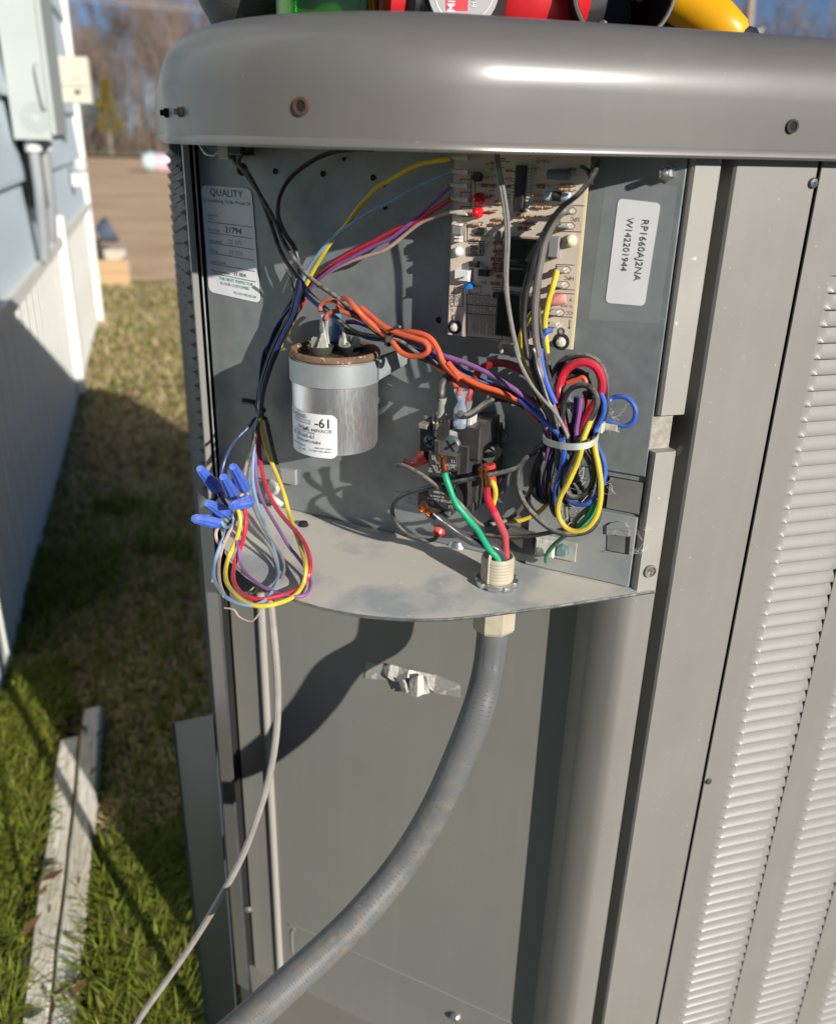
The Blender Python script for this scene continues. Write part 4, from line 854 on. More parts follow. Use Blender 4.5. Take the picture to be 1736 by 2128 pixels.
# white plastic edge clip and stripped stub below the board
mb = MB(); mb.tube(spline([och(*D('Z7', 490, 275), .02), och(*D('Z7', 400, 283), .020), och(*D('Z7', 320, 278), .018), och(*D('Z7', 290, 300), .014), och(*D('Z7', 295, 350), .008)], 4), .0013, 6); tag(mb.build('cable_clip', mat('grimy_clip', (.50, .48, .42), rough=.7)), 'dusty pale plastic clip sticking out under the circuit board', 'clip')

# hex bolt at top right of the plate
p = och(1385, 360, .0024); bolt = thing('hex_bolt', p, 'hex headed bolt sticking out at the top right of the bay', 'bolt')
mb = MB(); mb.lathe([(.0048, 0), (.0048, .0006), (.0036, .0008), (.0036, .0042), (.0026, .0046), (1e-5, .0046)], p, WN, 6); mb.build('head', METAL, bolt); mb = MB(); mb.lathe([(.0018, .004), (.0018, .010), (1e-5, .0105)], p, WN, 10); mb.build('shank', METAL, bolt, True)

# ------------------------------------------------------------------ contactor
cth = thing('contactor', wall(*uz(930, 980, .02), 0), 'black plastic contactor with screw terminals mounted low on the back wall', 'contactor')
def zt6(x, y): return D('Z6', x, y)
BLKC = mat('contactor_black', (.028, .027, .027), (.04, .038, .037), rough=.5, dust=(.24, .215, .18), dustamt=.65, scale=60, bump=.00004, bscale=700)
def cbox(name, x0, x1, y0, y1, h0, h1, m_=BLKC, c=.0005): mb = MB(); mb.pbox(x0, x1, y0, y1, h0, h1, 'Z6', c); return mb.build(name, m_, cth)
HF = .046
cbox('rear_body', 640, 985, 690, 1500, .001, .026); cbox('side_rib', 800, 905, 870, 1480, .020, HF - .006); cbox('side_rib', 905, 1010, 870, 1420, .015, .030)
cbox('label_face', 525, 800, 945, 1188, .02, HF, c=.0006); cbox('lower_face', 520, 770, 1288, 1500, .02, HF - .001, c=.0006); cbox('recess', 530, 790, 1188, 1290, .02, HF - .006)
cbox('terminal_shelf', 440, 600, 700, 935, .012, HF - .010); cbox('shelf_lip', 428, 512, 658, 708, .010, HF - .006, mat('dusty_lip', (.26, .24, .21), (.18, .165, .145), rough=.8, scale=200))
cbox('upper_block', 812, 1035, 672, 1010, .006, HF - .008, c=.0012); cbox('dark_recess', 640, 815, 740, 945, .012, HF - .012, DARK)
mb = MB(); pts = [(618, 1010), (612, 900), (616, 760), (624, 700), (650, 660), (730, 612), (738, 640), (735, 760), (700, 800), (640, 830), (636, 1010)]
mb.prism([wall(*uz(*zt6(x, y), HF - .003), HF - .003) for x, y in pts], WN * .0016); mb.build('barrier_fin', BLKC, cth)
cbox('fin_foot', 580, 634, 818, 950, .03, HF + .001)
for (x, y, rw) in ((548, 822, .0042), (757, 862, .0062), (680, 1505, .0054)):
    u, z = uz(*zt6(x, y), HF - .008); c_ = wall(u, z, HF - .010)
    mb = MB(); mb.lathe([(rw, 0), (rw, .003), (rw * .85, .0042), (1e-5, .0044)], c_, WN, 20); sc = mb.build('terminal_screw', mat('dull_screw', (.26, .30, .29), (.18, .2, .2), rough=.4, metal=.6, scale=300), cth, True)
    mb = MB(); a = WU * rw * .75; s = ZUP * rw * .14; o = c_ + WN * .0046
    for ang in (rad(40), rad(130)):
        d = WU * math.cos(ang) + ZUP * math.sin(ang); e = d.cross(WN) * rw * .13; mb.add([o - d * rw * .7 - e, o + d * rw * .7 - e, o + d * rw * .7 + e, o - d * rw * .7 + e], [(0, 1, 2, 3)])
    mb.build('slot', DARK, sc)
# tabs on top left (T1) and pale connectors (T3)
for (x0, x1, y0, y1, hh) in ((566, 580, 560, 700, .036), (600, 615, 590, 712, .036), (640, 656, 565, 700, .032), (672, 688, 590, 700, .032), (775, 792, 615, 745, .034)):
    mb = MB(); mb.pbox(x0, x1, y0, y1, hh - .006, hh, 'Z6', .0003); mb.build('quick_connect_tab', TERM, cth)
mb = MB(); mb.pbox(568, 660, 660, 720, .028, .037, 'Z6', .0004); mb.build('terminal_plate', mat('brassy_plate', (.45, .42, .32), rough=.4, metal=.6), cth)
PLS = mat('dirty_white_terminal', (.60, .58, .52), (.42, .40, .35), rough=.55, scale=260)
for (x0, x1) in ((842, 892), (898, 946)): mb = MB(); mb.pbox(x0, x1, 585, 725, .028, .037, 'Z6', .0008); mb.build('white_terminal', PLS, cth)
mb = MB(); mb.pbox(720, 850, 735, 790, .030, .037, 'Z6', .0004); mb.build('terminal_plate', PLS, cth)
# mounting ears and spring
EAR = mat('ear_grey', (.14, .135, .125), (.19, .18, .165), rough=.6, scale=60)
cbox('mounting_ear', 1125, 1305, 630, 855, .0005, .0026, EAR, .0003); cbox('mounting_ear', 1185, 1262, 1180, 1335, .0005, .0026, EAR, .0003); cbox('mounting_bracket', 1010, 1190, 660, 1300, .0005, .012, BLKC)
u, z = uz(*zt6(1248, 775), .003); mb = MB(); mb.lathe([(.0042, 0), (.0042, .002), (.0034, .003), (1e-5, .0031)], wall(u, z, .0026), WN, 16); sc = mb.build('mounting_screw', EAR, cth, True)
mb = MB(); mb.wbox(u - .0004, u + .0004, z - .003, z + .003, .0050, .0058); mb.build('slot', DARK, sc)
mb = MB(); o = [uz(*zt6(x, y), .024) for x, y in ((965, 930), (1055, 865), (1100, 900), (1130, 905), (1190, 960), (1150, 1040), (1060, 990), (1010, 1020))]
mb.prism([wall(u, z, .012) for u, z in o], WN * .014); mb.build('side_coil_cover', mat('coil_cover', (.10, .095, .085), (.16, .15, .13), rough=.7, dust=(.36, .33, .28), scale=100), cth)
mb = MB(); mb.pbox(808, 890, 1262, 1440, HF - .0085, HF - .0080, 'Z6'); mb.build('side_label', WHITEL, cth)
g_ = MB()
def ctext(t, x, y, s, al='CENTER', h=HF): u, z = uz(*zt6(x, y), h); textmb(g_, t, wall(u, z, h + .00015), -WU, -ZUP, s * .66, rad(3), al)
for t, x, y, s in (('T1', 578, 962, .0042), ('T3', 770, 1008, .0040), ('MADE IN MEXICO', 700, 1040, .0026), ('ZETTLER', 735, 1062, .0028), ('Cu 75 C', 745, 1088, .0026), ('Hem.', 760, 1108, .0024), ('40', 745, 1130, .0026), ('FLA', 762, 1150, .0030), ('7220', 582, 990, .0024), ('Inc.', 600, 1012, .0024), ('UL', 590, 1062, .0050), ('240', 606, 1098, .0026), ('LRA', 624, 1118, .0028), ('RES', 545, 1108, .0028), ('50', 545, 1085, .0026), ('277', 645, 1060, .0024), ('150', 660, 1100, .0026)): ctext(t, x, y, s)
for t, x, y, s in (('50/60Hz', 645, 1288, .0024), ('XC0-401-EBBD', 665, 1322, .0030), ('42-102664-10', 615, 1358, .0026), ('ZETTLER Controls', 645, 1392, .0036), ('L1', 560, 1415, .0044), ('L3', 742, 1455, .0040)): ctext(t, x, y, s, 'CENTER', HF - .001)
g_.build('white_print', WHITEINK, cth)
cbox('side_terminal_block', 420, 520, 1340, 1480, .015, .034, mat('brown_block', (.14, .10, .085), rough=.6))

# clear sleeve on the orange wire
CLS = mat('clear_sleeve', (.50, .58, .70), rough=.15, alpha=.38)
mb = MB(); pts = [(845, 322, .0045), (845, 350, .0040), (848, 400, .0026), (852, 440, .0024), (848, 480, .0034), (840, 520, .0042), (835, 600, .0042), (832, 690, .0038)]
mb.tube([och(*zt6(x, y), .040) for x, y, r in pts], [r for *_, r in pts], 16, caps=False); tag(mb.build('clear_sleeve', CLS, smooth=True), 'clear flared plastic sleeve over the orange wire terminal on the contactor', 'terminal sleeve')

# ground lug
lug = thing('ground_lug', wall(*uz(1150, 1145, .006), 0), 'small pale ground lug with two screws near the lower right of the bay', 'ground lug')
mb = MB(); mb.pbox(1112, 1197, 1120, 1160, .004, .0055, 'D', .0003); mb.build('plate', mat('lug_plate', (.50, .49, .44), (.40, .385, .34), rough=.5, metal=.35, scale=120), lug)
mb = MB(); mb.pbox(1110, 1150, 1122, 1158, .004, .012, 'D', .001); mb.build('block', PLS, lug)
u, z = uz(1122, 1145, .013); mb = MB(); mb.lathe([(.0026, 0), (.0024, .001), (1e-5, .0011)], wall(u, z, .012), WN, 12); mb.build('slotted_screw', METAL, lug, True)
u, z = uz(1170, 1143, .006); mb = MB(); mb.lathe([(.0046, 0), (.0046, .0012), (.0038, .0014), (.0038, .0042), (.003, .0048), (1e-5, .0048)], wall(u, z, .0055), WN, 6); mb.build('green_hex_screw', mat('greenish_screw', (.25, .40, .38), rough=.35, metal=.6), lug)
# curved steel shield behind the wires near the tray
mb = MB(); pp = [uz(x, y, .002) for x, y in ((1000, 1120), (1105, 1112))]
mb.pbox(1005, 1108, 1098, 1146, .0005, .0065, 'D', .001); tag(mb.build('steel_bracket', mat('bracket_grime', (.16, .15, .13), (.09, .085, .075), rough=.55, metal=.2, scale=40)), 'grimy curved steel bracket at the bottom of the back wall behind the red wire', 'bracket')
# grommet / pressure switch at the top left
gm = thing('pressure_switch', wall(*uz(455, 310, .01), 0), 'round pressure switch with pale clip half hidden under the cap at upper left', 'switch')
c_ = och(448, 292, .006); mb = MB(); mb.lathe([(.0095, .0), (.0100, .006), (.0088, .0065), (.0082, .002), (1e-5, .001)], c_, WN, 24); mb.build('ring', mat('ring_blue_grey', (.42, .46, .52), rough=.4), gm, True)
mb = MB(); mb.lathe([(.0078, .0015), (1e-5, .0015)], c_, WN, 20); mb.build('dark_face', mat('navy_face', (.02, .02, .05), rough=.4), gm)
mb = MB(); mb.pbox(452, 474, 300, 330, .004, .016, 'D', .0006); mb.build('clip', mat('pale_clip', (.38, .38, .35), rough=.5), gm)
mb = MB(); mb.pbox(470, 500, 285, 322, .006, .020, 'D', .001); mb.build('connector', BLKP, gm)
c_ = och(432, 312, .003); mb = MB(); mb.lathe([(.003, 0), (.0034, .003), (1e-5, .005)], c_, WN, 8); mb.build('screw', METAL, gm, True)

# ------------------------------------------------------------------ conduit fitting, conduit, cable
fc = onz(1031, 1212, zt); FRr = 34.5 / FPX * .57
fit = thing('conduit_fitting', (fc.x, fc.y, zt), 'beige threaded conduit fitting with a steel locknut standing in the tray', 'conduit fitting')
zf = och(1034, 1178, 0).z
mb = MB(); hz = .0205; pr = [(FRr * .97, .001)]
for k in range(7): z = .004 + k * .0022; pr += [(FRr * .955, z), (FRr * 1.0, z + .0008), (FRr * 1.0, z + .0013), (FRr * .955, z + .0020)]
pr += [(FRr * .94, hz - .0006), (FRr * .92, hz), (FRr * .84, hz), (FRr * .80, hz - .001), (FRr * .80, -.004)]
mb.lathe(pr, (fc.x, fc.y, zt), seg=40); mb.build('threaded_collar', CREAM, fit, True)
mb = MB(); mb.lathe([(FRr * .80, -.002), (1e-5, -.002)], (fc.x, fc.y, zt), seg=20); mb.build('inside', DARK, fit)
p = Vector((fc.x, fc.y, zt)) + Vector((-.8, -.55, 0)).normalized() * FRr * .93
mb = MB(); mb.tube([p + Vector((0, 0, .004)), p + Vector((0, 0, hz + .001)), p + Vector((.0008, .001, hz + .003))], .0013, 6); mb.build('thread_end', CREAM, fit, True)
mb = MB(); M_ = 72; pts = []
prf = []
for k in range(M_):
    a = 2 * math.pi * k / M_; t = (k % 9); r = FRr * (1.30 if t in (0, 1, 2, 3, 4, 5) else 1.16); prf.append((r, a))
for (zz, s) in ((.0008, 1.), (.0020, 1.03), (.0034, 1.0), (.0036, .9)):
    for r, a in prf: rr = FRr * 1.03 + (r - FRr * 1.03) * s; mb.v.append(Vector((fc.x + rr * math.cos(a), fc.y + rr * math.sin(a), zt + zz)))
for r, a in prf: mb.v.append(Vector((fc.x + FRr * 1.0 * math.cos(a), fc.y + FRr * 1.0 * math.sin(a), zt + .0036)))
for i in range(4):
    for k in range(M_): k2 = (k + 1) % M_; mb.face((i * M_ + k, i * M_ + k2, (i + 1) * M_ + k2, (i + 1) * M_ + k))
mb.build('locknut', METAL, fit, False)
nx = och(1034, 1292, 0); zn = -.0236
mb = MB(); R2 = 46 / FPX * .585; mb.lathe([(R2 * .97, -.0018), (R2, -.003), (R2, -.031), (R2 * .93, -.033), (FRr * .9, -.034)], (fc.x, fc.y, zt), seg=8); mb.build('hex_body', CREAM, fit)
CND = mat('grey_conduit', (.135, .140, .140), (.105, .109, .108), rough=.55, scale=24, bump=.0002, bscale=180, speck=(.09, .085, .08), spscale=230, spthr=.70, detail=6, spec=.4)
cdt = thing('flexible_conduit', (fc.x, fc.y, .45), 'thick grey flexible conduit curving down and left from the beige fitting', 'conduit')
RC = .0110
cp = [Vector((fc.x, fc.y, zt - .020)), Vector((fc.x - .0003, fc.y - .0008, zt - .038)), Vector((fc.x - .0028, fc.y - .0035, zt - .062)), atd(996, 1466, .582), atd(954, 1575, .593), atd(904, 1684, .602), atd(837, 1794, .606), atd(748, 1903, .592), atd(674, 1976, .582), atd(594, 2049, .568), atd(515, 2122, .550), atd(400, 2220, .52), atd(250, 2330, .48)]
ps = spline(cp, 14)
mb = MB(); mb.tube(ps, RC, 28, caps=False); cj = mb.build('jacket', CND, cdt, True)
# spiral ribbing and the dirt worn onto the outside of the bend
N0 = len(ps); mb = MB()
dirt = mat('conduit_dirt', (.26, .20, .15), (.38, .33, .27), rough=.85, scale=70, detail=8, bump=.0003, bscale=200)
mb2 = MB()
for i in range(int(N0 * .10), N0 - 3, 1):
    t = (ps[i + 1] - ps[i]).normalized(); a = t.orthogonal().normalized(); b = t.cross(a); ring_ = []
    s = RC + .00001
    for k in range(13): q = 2 * math.pi * k / 12; ring_.append(ps[i] + (a * math.cos(q) + b * math.sin(q)) * s)
    mb2.tube(ring_, .0003, 4, caps=False)
mb2.build('ribbing', CND, cdt, True)
# patchy dirt as its own material zone on the jacket (fades in along the length)
T = CND.node_tree; b = T.nodes['Principled BSDF']; src_ = b.inputs['Base Color'].links[0].from_socket
tcn = T.nodes.new('ShaderNodeTexCoord'); nn = T.nodes.new('ShaderNodeTexNoise'); nn.inputs['Scale'].default_value = 95; nn.inputs['Detail'].default_value = 10; nn.inputs['Roughness'].default_value = .7
T.links.new(tcn.outputs['Object'], nn.inputs['Vector']); ge = T.nodes.new('ShaderNodeNewGeometry'); sx = T.nodes.new('ShaderNodeSeparateXYZ'); T.links.new(ge.outputs['Position'], sx.inputs[0])
m1 = T.nodes.new('ShaderNodeMapRange'); m1.inputs[1].default_value = .60; m1.inputs[2].default_value = .50; T.links.new(sx.outputs['Z'], m1.inputs[0])
m2 = T.nodes.new('ShaderNodeMapRange'); m2.inputs[1].default_value = .44; m2.inputs[2].default_value = .70; T.links.new(nn.outputs['Fac'], m2.inputs[0])
mm = T.nodes.new('ShaderNodeMath'); mm.operation = 'MULTIPLY'; T.links.new(m1.outputs[0], mm.inputs[0]); T.links.new(m2.outputs[0], mm.inputs[1])
mx = T.nodes.new('ShaderNodeMix'); mx.data_type = 'RGBA'; T.links.new(mm.outputs[0], mx.inputs[0]); T.links.new(src_, mx.inputs[6]); mx.inputs[7].default_value = (.21, .175, .14, 1); T.links.new(mx.outputs[2], b.inputs['Base Color'])

# torn tape on the lower panel
tp = thing('torn_tape', och(855, 1425, .001), 'torn strip of crumpled pale tape stuck across the lower panel', 'tape')
TG = mat('grey_tape', (.34, .33, .30), (.27, .26, .235), rough=.6, scale=60, speck=(.5, .48, .44), spscale=120, spthr=.6); TW = mat('pale_tape', (.64, .61, .55), (.55, .52, .46), rough=.6, scale=80, bump=.0006, bscale=90)
def strip(pts, m_, nm, h0=-.0144, th=.0003):
    mb = MB(); mb.prism([wall(*uz(x, y, h0), h0) for x, y in pts][::-1], WN * th); mb.build(nm, m_, tp)
strip([(760, 1374), (800, 1380), (806, 1398), (800, 1412), (758, 1410)], TG, 'flat_tape'); strip([(900, 1400), (955, 1422), (957, 1450), (930, 1444), (900, 1440)], TG, 'flat_tape')
def crump(P3, nm):
    mb = MB(); mb.v = [och(x, y, h - .015) for x, y, h in P3]; n = len(P3) // 2
    for i in range(n - 1): mb.face((i, i + 1, n + i + 1, n + i))
    o = mb.build(nm, TW, tp, False); sb_ = o.modifiers.new('s', 'SUBSURF'); sb_.subdivision_type = 'SIMPLE'; sb_.levels = sb_.render_levels = 3; tx = bpy.data.textures.new('w', 'CLOUDS'); tx.noise_scale = .003; dm = o.modifiers.new('d', 'DISPLACE'); dm.texture = tx; dm.strength = .0012; md = o.modifiers.new('t', 'SOLIDIFY'); md.thickness = .0005
crump([(797, 1384, .001), (812, 1381, .004), (830, 1386, .003), (850, 1392, .006), (872, 1396, .002), (905, 1403, .001), (799, 1400, .001), (806, 1408, .005), (822, 1417, .004), (846, 1408, .009), (868, 1412, .003), (900, 1436, .001)], 'crumpled_tape')
crump([(852, 1412, .008), (868, 1405, .012), (880, 1402, .006), (888, 1408, .009), (850, 1444, .008), (866, 1448, .011), (880, 1442, .007), (892, 1440, .005)], 'crumpled_tape')
crump([(828, 1414, .006), (838, 1412, .010), (842, 1420, .006), (836, 1438, .006), (846, 1440, .009), (849, 1432, .005)], 'crumpled_tape')

# ------------------------------------------------------------------ things lying on the cap
zc = pz_ + .0005
q = ony(679, 30, .66); bx, byy = q.x, .66; RB_ = 97 / FPX * .655 * 1.0
bot = thing('glass_bottle', (bx, byy, zc), 'green glass bottle with a few water drops standing on the cap', 'bottle')
GL = mat('green_glass', (.45, .85, .12), rough=.02, trans=1.0, ior=1.5)
mb = MB(); mb.lathe([(1e-5, .003), (RB_ * .8, .0005), (RB_ * .97, .004), (RB_, .012), (RB_, .15), (RB_ * .8, .18), (RB_ * .42, .22), (RB_ * .40, .27), (RB_ * .34, .27), (RB_ * .36, .22), (RB_ * .74, .178), (RB_ - .003, .15), (RB_ - .003, .012), (RB_ * .7, .008), (1e-5, .012)], (bx, byy, zc), seg=48); mb.build('glass', GL, bot, True)
mb = MB(); mb.lathe([(1e-5, .0135), (RB_ * .69, .0095), (RB_ - .0036, .0125), (RB_ - .0036, .11), (1e-5, .11)], (bx - .0, byy, zc), seg=32); mb.build('liquid', mat('dark_liquid', (.30, .75, .06), rough=.02, trans=1., ior=1.34), bot, True)
WAT = mat('water', (.95, .97, 1), rough=.0, trans=1., ior=1.33)
mb = MB()
for k in range(16):
    a = rng.uniform(0, 6.28); x = bx + rng.uniform(-.05, .07); y = byy - RB_ - rng.uniform(-.002, .012); mb.lathe([(.0016, 0), (.0013, .0008), (1e-5, .0012)], (x, y, zc - .0005), seg=8)
tag(mb.build('water_drops', WAT, smooth=True), 'water drops on the cap around the foot of the green bottle', 'water drops', kind='stuff')
mb = MB(); q = ony(838, 44, .60); mb.lathe([(1e-5, 0.), (.017, .0005), (.020, .003), (.0185, .0055), (.010, .0065), (1e-5, .0065)], (q.x, .60, zc - .001), seg=24); tag(mb.build('bottle_cap', mat('pale_cap', (.62, .65, .66), rough=.3, metal=.2), smooth=True), 'small pale round lid lying beside the green bottle', 'lid')
# black wrinkled bag
q = ony(548, 15, .74); mb = MB(); c_ = Vector((q.x, .74, zc + .047)); nu, nv = 40, 28
for j in range(nv + 1):
    for i in range(nu):
        a = 2 * math.pi * i / nu; b = -math.pi / 2 + math.pi * j / nv
        ca, sa, cb_, sb_ = math.cos(a), math.sin(a), math.cos(b), math.sin(b); pw = lambda t, e: math.copysign(abs(t) ** e, t)
        d = Vector((pw(cb_, .9) * pw(ca, 1.) * .048, pw(cb_, .9) * pw(sa, 1.) * .05, pw(sb_, .9) * .052))
        w_ = mnoise.noise(Vector((d.x * 26, d.y * 26, d.z * 90))) * .0016 + mnoise.noise(d * 150) * .0008
        mb.v.append(c_ + d * (1 + w_ * 20))
for j in range(nv):
    for i in range(nu): i2 = (i + 1) % nu; mb.face((j * nu + i, j * nu + i2, (j + 1) * nu + i2, (j + 1) * nu + i))
tag(mb.build('tool_bag', mat('black_fabric', (.035, .034, .035), (.055, .053, .05), rough=.55, scale=60, bump=.0006, bscale=260, stretch=(1, 1, 3)), smooth=True), 'black wrinkled round pouch at the left end of the cap', 'pouch')
# red and black power tool
tool = thing('power_tool', (.215, .66, zc), 'red and black cordless power tool with a round grey badge lying on the cap', 'power tool')
REDP = mat('red_plastic', (.52, .012, .018), (.46, .01, .015), rough=.4, scale=30); yT = .62
def tcyl(x0, x1, r, cz, y, nm, m_, r2=None, seg=28):
    a = ony(x0, 30, y); b = ony(x1, 30, y); mb = MB(); L_ = b.x - a.x
    mb.lathe([(1e-5, 0), (r * .9, 0), (r, L_ * .12), ((r2 or r), L_ * .88), ((r2 or r) * .9, L_), (1e-5, L_)], (a.x, y, cz), (1, 0, 0), seg); return mb.build(nm, m_, tool, True)
tcyl(786, 832, .030, zc + .033, .67, 'red_collar', REDP); tcyl(828, 912, .032, zc + .0335, .665, 'motor_end', BLKP); tcyl(1018, 1185, .038, zc + .0365, .66, 'motor_housing', REDP, .036)
tcyl(1180, 1225, .030, zc + .036, .665, 'gear_case', mat('dark_grey_case', (.03, .03, .032), rough=.4))
pb = ony(962, 0, .622); mb = MB(); nb = Vector((-.25, -1, .05)).normalized(); mb.lathe([(1e-5, 0), (.0232, 0), (.0232, -.012), (1e-5, -.012)], (pb.x, .622, pb.z + .006), -nb * -1, 36); bd_ = mb.build('round_badge', mat('badge_grey', (.36, .355, .345), rough=.5), tool, True)
bu = Vector((1, -.25, 0)).normalized(); bc = Vector((pb.x, .622, pb.z + .006)) + nb * .0003
mb = MB(); ring_ = [bc + (bu * math.cos(a) + ZUP * math.sin(a)) * .0195 for a in [2 * math.pi * k / 40 for k in range(41)]]; mb.tube(ring_, .0006, 5, caps=False); mb.build('badge_ring', mat('badge_pale', (.62, .61, .57)), bd_)
mb = MB(); o = bc + nb * .0003; e = bu * .0075; mb.add([o - e - bu * .004 - ZUP * .0165, o + e * .4 - ZUP * .0178, o + e * .5 + ZUP * .017, o - e - bu * .004 + ZUP * .0155], [(0, 1, 2, 3)]); mb.build('red_label', mat('badge_red', (.66, .05, .06), rough=.4), bd_)
mb = MB(); textmb(mb, 'Milwaukee', bc + nb * .0007 - bu * .0055 - ZUP * .0135, ZUP, -bu, .0072, 0, 'LEFT', .0001); textmb(mb, 'M18 FUEL', bc + nb * .0007 + bu * .0085 - ZUP * .010, ZUP, -bu, .0042, 0, 'LEFT'); mb.build('white_print', WHITEINK, bd_)
# black cup / bit holder with open mouth
qc = ony(1297, -20, .60); RCp = 103 / FPX * .61
cup = thing('black_socket_cup', (qc.x, .63, zc), 'open mouthed black cup lying on its side with metal pieces in it', 'cup')
ax = Vector((-.25, -.97, .08)).normalized(); o = Vector((qc.x, .60, zc + RCp - .0005)); mb = MB()
mb.lathe([(RCp * .35, -.075), (RCp * .86, -.07), (RCp * .96, -.03), (RCp, 0), (RCp * .955, .0015), (RCp * .91, .0), (RCp * .87, -.03), (RCp * .6, -.062), (1e-5, -.064)], o, ax, 40); mb.build('shell', mat('matte_black', (.012, .012, .013), rough=.5), cup, True)
mb = MB(); mb.lathe([(RCp * .985, .0002), (RCp * 1.0, .0012), (RCp * .955, .002), (RCp * .93, .0012)], o, ax, 40); mb.build('rim', mat('rim_grey', (.13, .125, .12), rough=.45), cup, True)
for (x, y, r) in ((1250, 52, .0026), (1316, 71, .0024)): p = ony(x, y, .612); mb = MB(); mb.lathe([(1e-5, -.002), (r, 0), (r * .8, .003), (1e-5, .004)], (p.x, .612, max(p.z, zc + .002)), (.5, -.6, .5), 12); mb.build('metal_piece', METAL, cup, True)
# yellow handled tool
a = ony(1380, -20, .64); b = ony(1530, 74, .60); yel = thing('yellow_handle_tool', (b.x, .60, zc), 'yellow plastic tool handle with a black tip at the right end of the cap', 'tool')
d = (b - a).normalized(); mb = MB(); L_ = (b - a).length; mb.lathe([(1e-5, -.03), (.016, -.028), (.017, L_ * .3), (.0155, L_ * .75), (.0115, L_ * 1.0), (.008, L_ * 1.06), (1e-5, L_ * 1.08)], a, d, 24); mb.build('handle', mat('yellow_plastic', (.80, .40, .004), (.72, .34, .004), rough=.35, scale=20, bump=.0001, bscale=200), yel, True)
mb = MB(); a2 = ony(1340, -30, .655); mb.lathe([(1e-5, -.02), (.014, 0), (.014, L_ * .85), (.010, L_ * 1.15), (1e-5, L_ * 1.2)], a2 - ZUP * .006, d, 20); mb.build('black_grip', mat('brown_black', (.02, .014, .008), rough=.5), yel, True)
p = ony(1549, 86, .60); mb = MB(); mb.lathe([(1e-5, -.012), (.009, -.008), (.010, .002), (.006, .009), (1e-5, .011)], p, Vector((1, 0, -.25)).normalized(), 16); mb.build('black_tip', mat('dark_tip', (.02, .024, .035), rough=.4), yel, True)
# ------------------------------------------------------------------ wires: (frame x, y, distance out from the back wall)
def wpts(spec, h=None):
    out = []; f = 'D'; hh = h
    for q in spec:
        if isinstance(q, str): f = q; continue
        if len(q) == 3: hh = q[2]
        out.append((och(*D(f, q[0], q[1]), hh), hh))
    return [p for p, _ in out]
def smoothh(spec, clamp=True):   # spread distances between the points that give one
    pts = []; f = 'D'
    for q in spec:
        if isinstance(q, str): f = q; continue
        pts.append([f, q[0], q[1], q[2] if len(q) == 3 else None])
    idx = [i for i, p in enumerate(pts) if p[3] is not None]
    for i, p in enumerate(pts):
        if p[3] is None:
            a = max([j for j in idx if j < i], default=None); b = min([j for j in idx if j > i], default=None)
            if a is None: p[3] = pts[b][3]
            elif b is None: p[3] = pts[a][3]
            else: p[3] = pts[a][3] + (pts[b][3] - pts[a][3]) * (i - a) / (b - a)
    out = []
    for f, x, y, h in pts:     # nothing may sink into the tray: lift such points onto it
        p = och(*D(f, x, y), h); q = onz(*D(f, x, y), zt + .0035)
        out.append(q if (clamp and p.z < q.z and q.y > .40) else p)
    return out
def wire(spec, r, m_, label, group=None, cat='wire', k=6, world=None):
    P = world if world else smoothh(spec, cat == 'wire' and not label.startswith('pale grey jacketed'))
    S = spline(P, k); mb = MB(); mb.tube(S, r, 9)
    o = mb.build('wire', m_, smooth=True); return tag(o, label, cat, group), S
def strands(p, d, L, r, wob, parent, n=19, flare=.35, seed=0):
    rg = random.Random(seed); mb = MB(); a = d.orthogonal().normalized(); b = d.cross(a)
    for i in range(n):
        q = rg.uniform(0, 6.28); rr = r * math.sqrt(rg.random()); l = L * rg.uniform(.82, 1.05); pts = []
        for k in range(6):
            t = k / 5; ang = q + t * 1.1; R_ = rr * (1 + flare * t * t) + wob * t * rg.uniform(-.3, .3) * r; pts.append(p - d * .001 + (a * math.cos(ang) + b * math.sin(ang)) * R_ + d * l * t)
        mb.tube(spline(pts, 2), .00035, 5)
    o = mb.build('copper_strands', COPPER, parent, True); return o
T2, T3, T4 = .0012, .0015, .0017
LH = 'wires of the harness down the left side'
# ---- left harness
YB = [(938, 329, .022), (868, 342), 'Z3', (1736, 370), (1620, 440), (1480, 590), (1380, 730), (1280, 840), (1200, 960), (1130, 1080), (1080, 1180, .012), 'Z5', (468, 110), (400, 320), (310, 510), (215, 690), (155, 860), (128, 1000), (130, 1085, .016), 'Z8', (752, 240), (775, 380), (810, 520), (860, 640), (910, 760), (960, 900), (1000, 1050, .05), (1040, 1180), (1085, 1300), (1125, 1430), (1150, 1550, .10), (1125, 1680), (1040, 1790), (900, 1850, .118), (760, 1872), (640, 1850), (540, 1780, .115), (465, 1680), (448, 1570), (475, 1450), (525, 1340, .095), (562, 1230), (578, 1130), (560, 1040), (530, 970), (505, 925, .085)]
wire(YB, T3, WY, 'yellow wire from the top left board terminal looping down to a blue wire nut', LH)
wire([(938, 355, .022), (868, 387), 'Z3', (1736, 540), (1600, 605), (1450, 700), (1330, 790), (1230, 880), (1140, 990), (1070, 1110, .014), 'Z5', (440, 130), (360, 300), (270, 500), (185, 700), (138, 880), (120, 1020), (122, 1090, .015), 'Z8', (730, 240), (715, 330), (702, 440, .03), (692, 560), (684, 680), (690, 820), (720, 960), (765, 1090, .06), (805, 1190), (850, 1310), (885, 1430), (905, 1540), (905, 1640, .10), (860, 1740), (780, 1830), (680, 1866, .117), (560, 1850), (460, 1800), (390, 1720), (345, 1610, .108), (360, 1480), (400, 1350), (445, 1240), (470, 1150, .085)], T2, WLB, 'pale blue wire from the circuit board running into the hanging loop at lower left', LH)
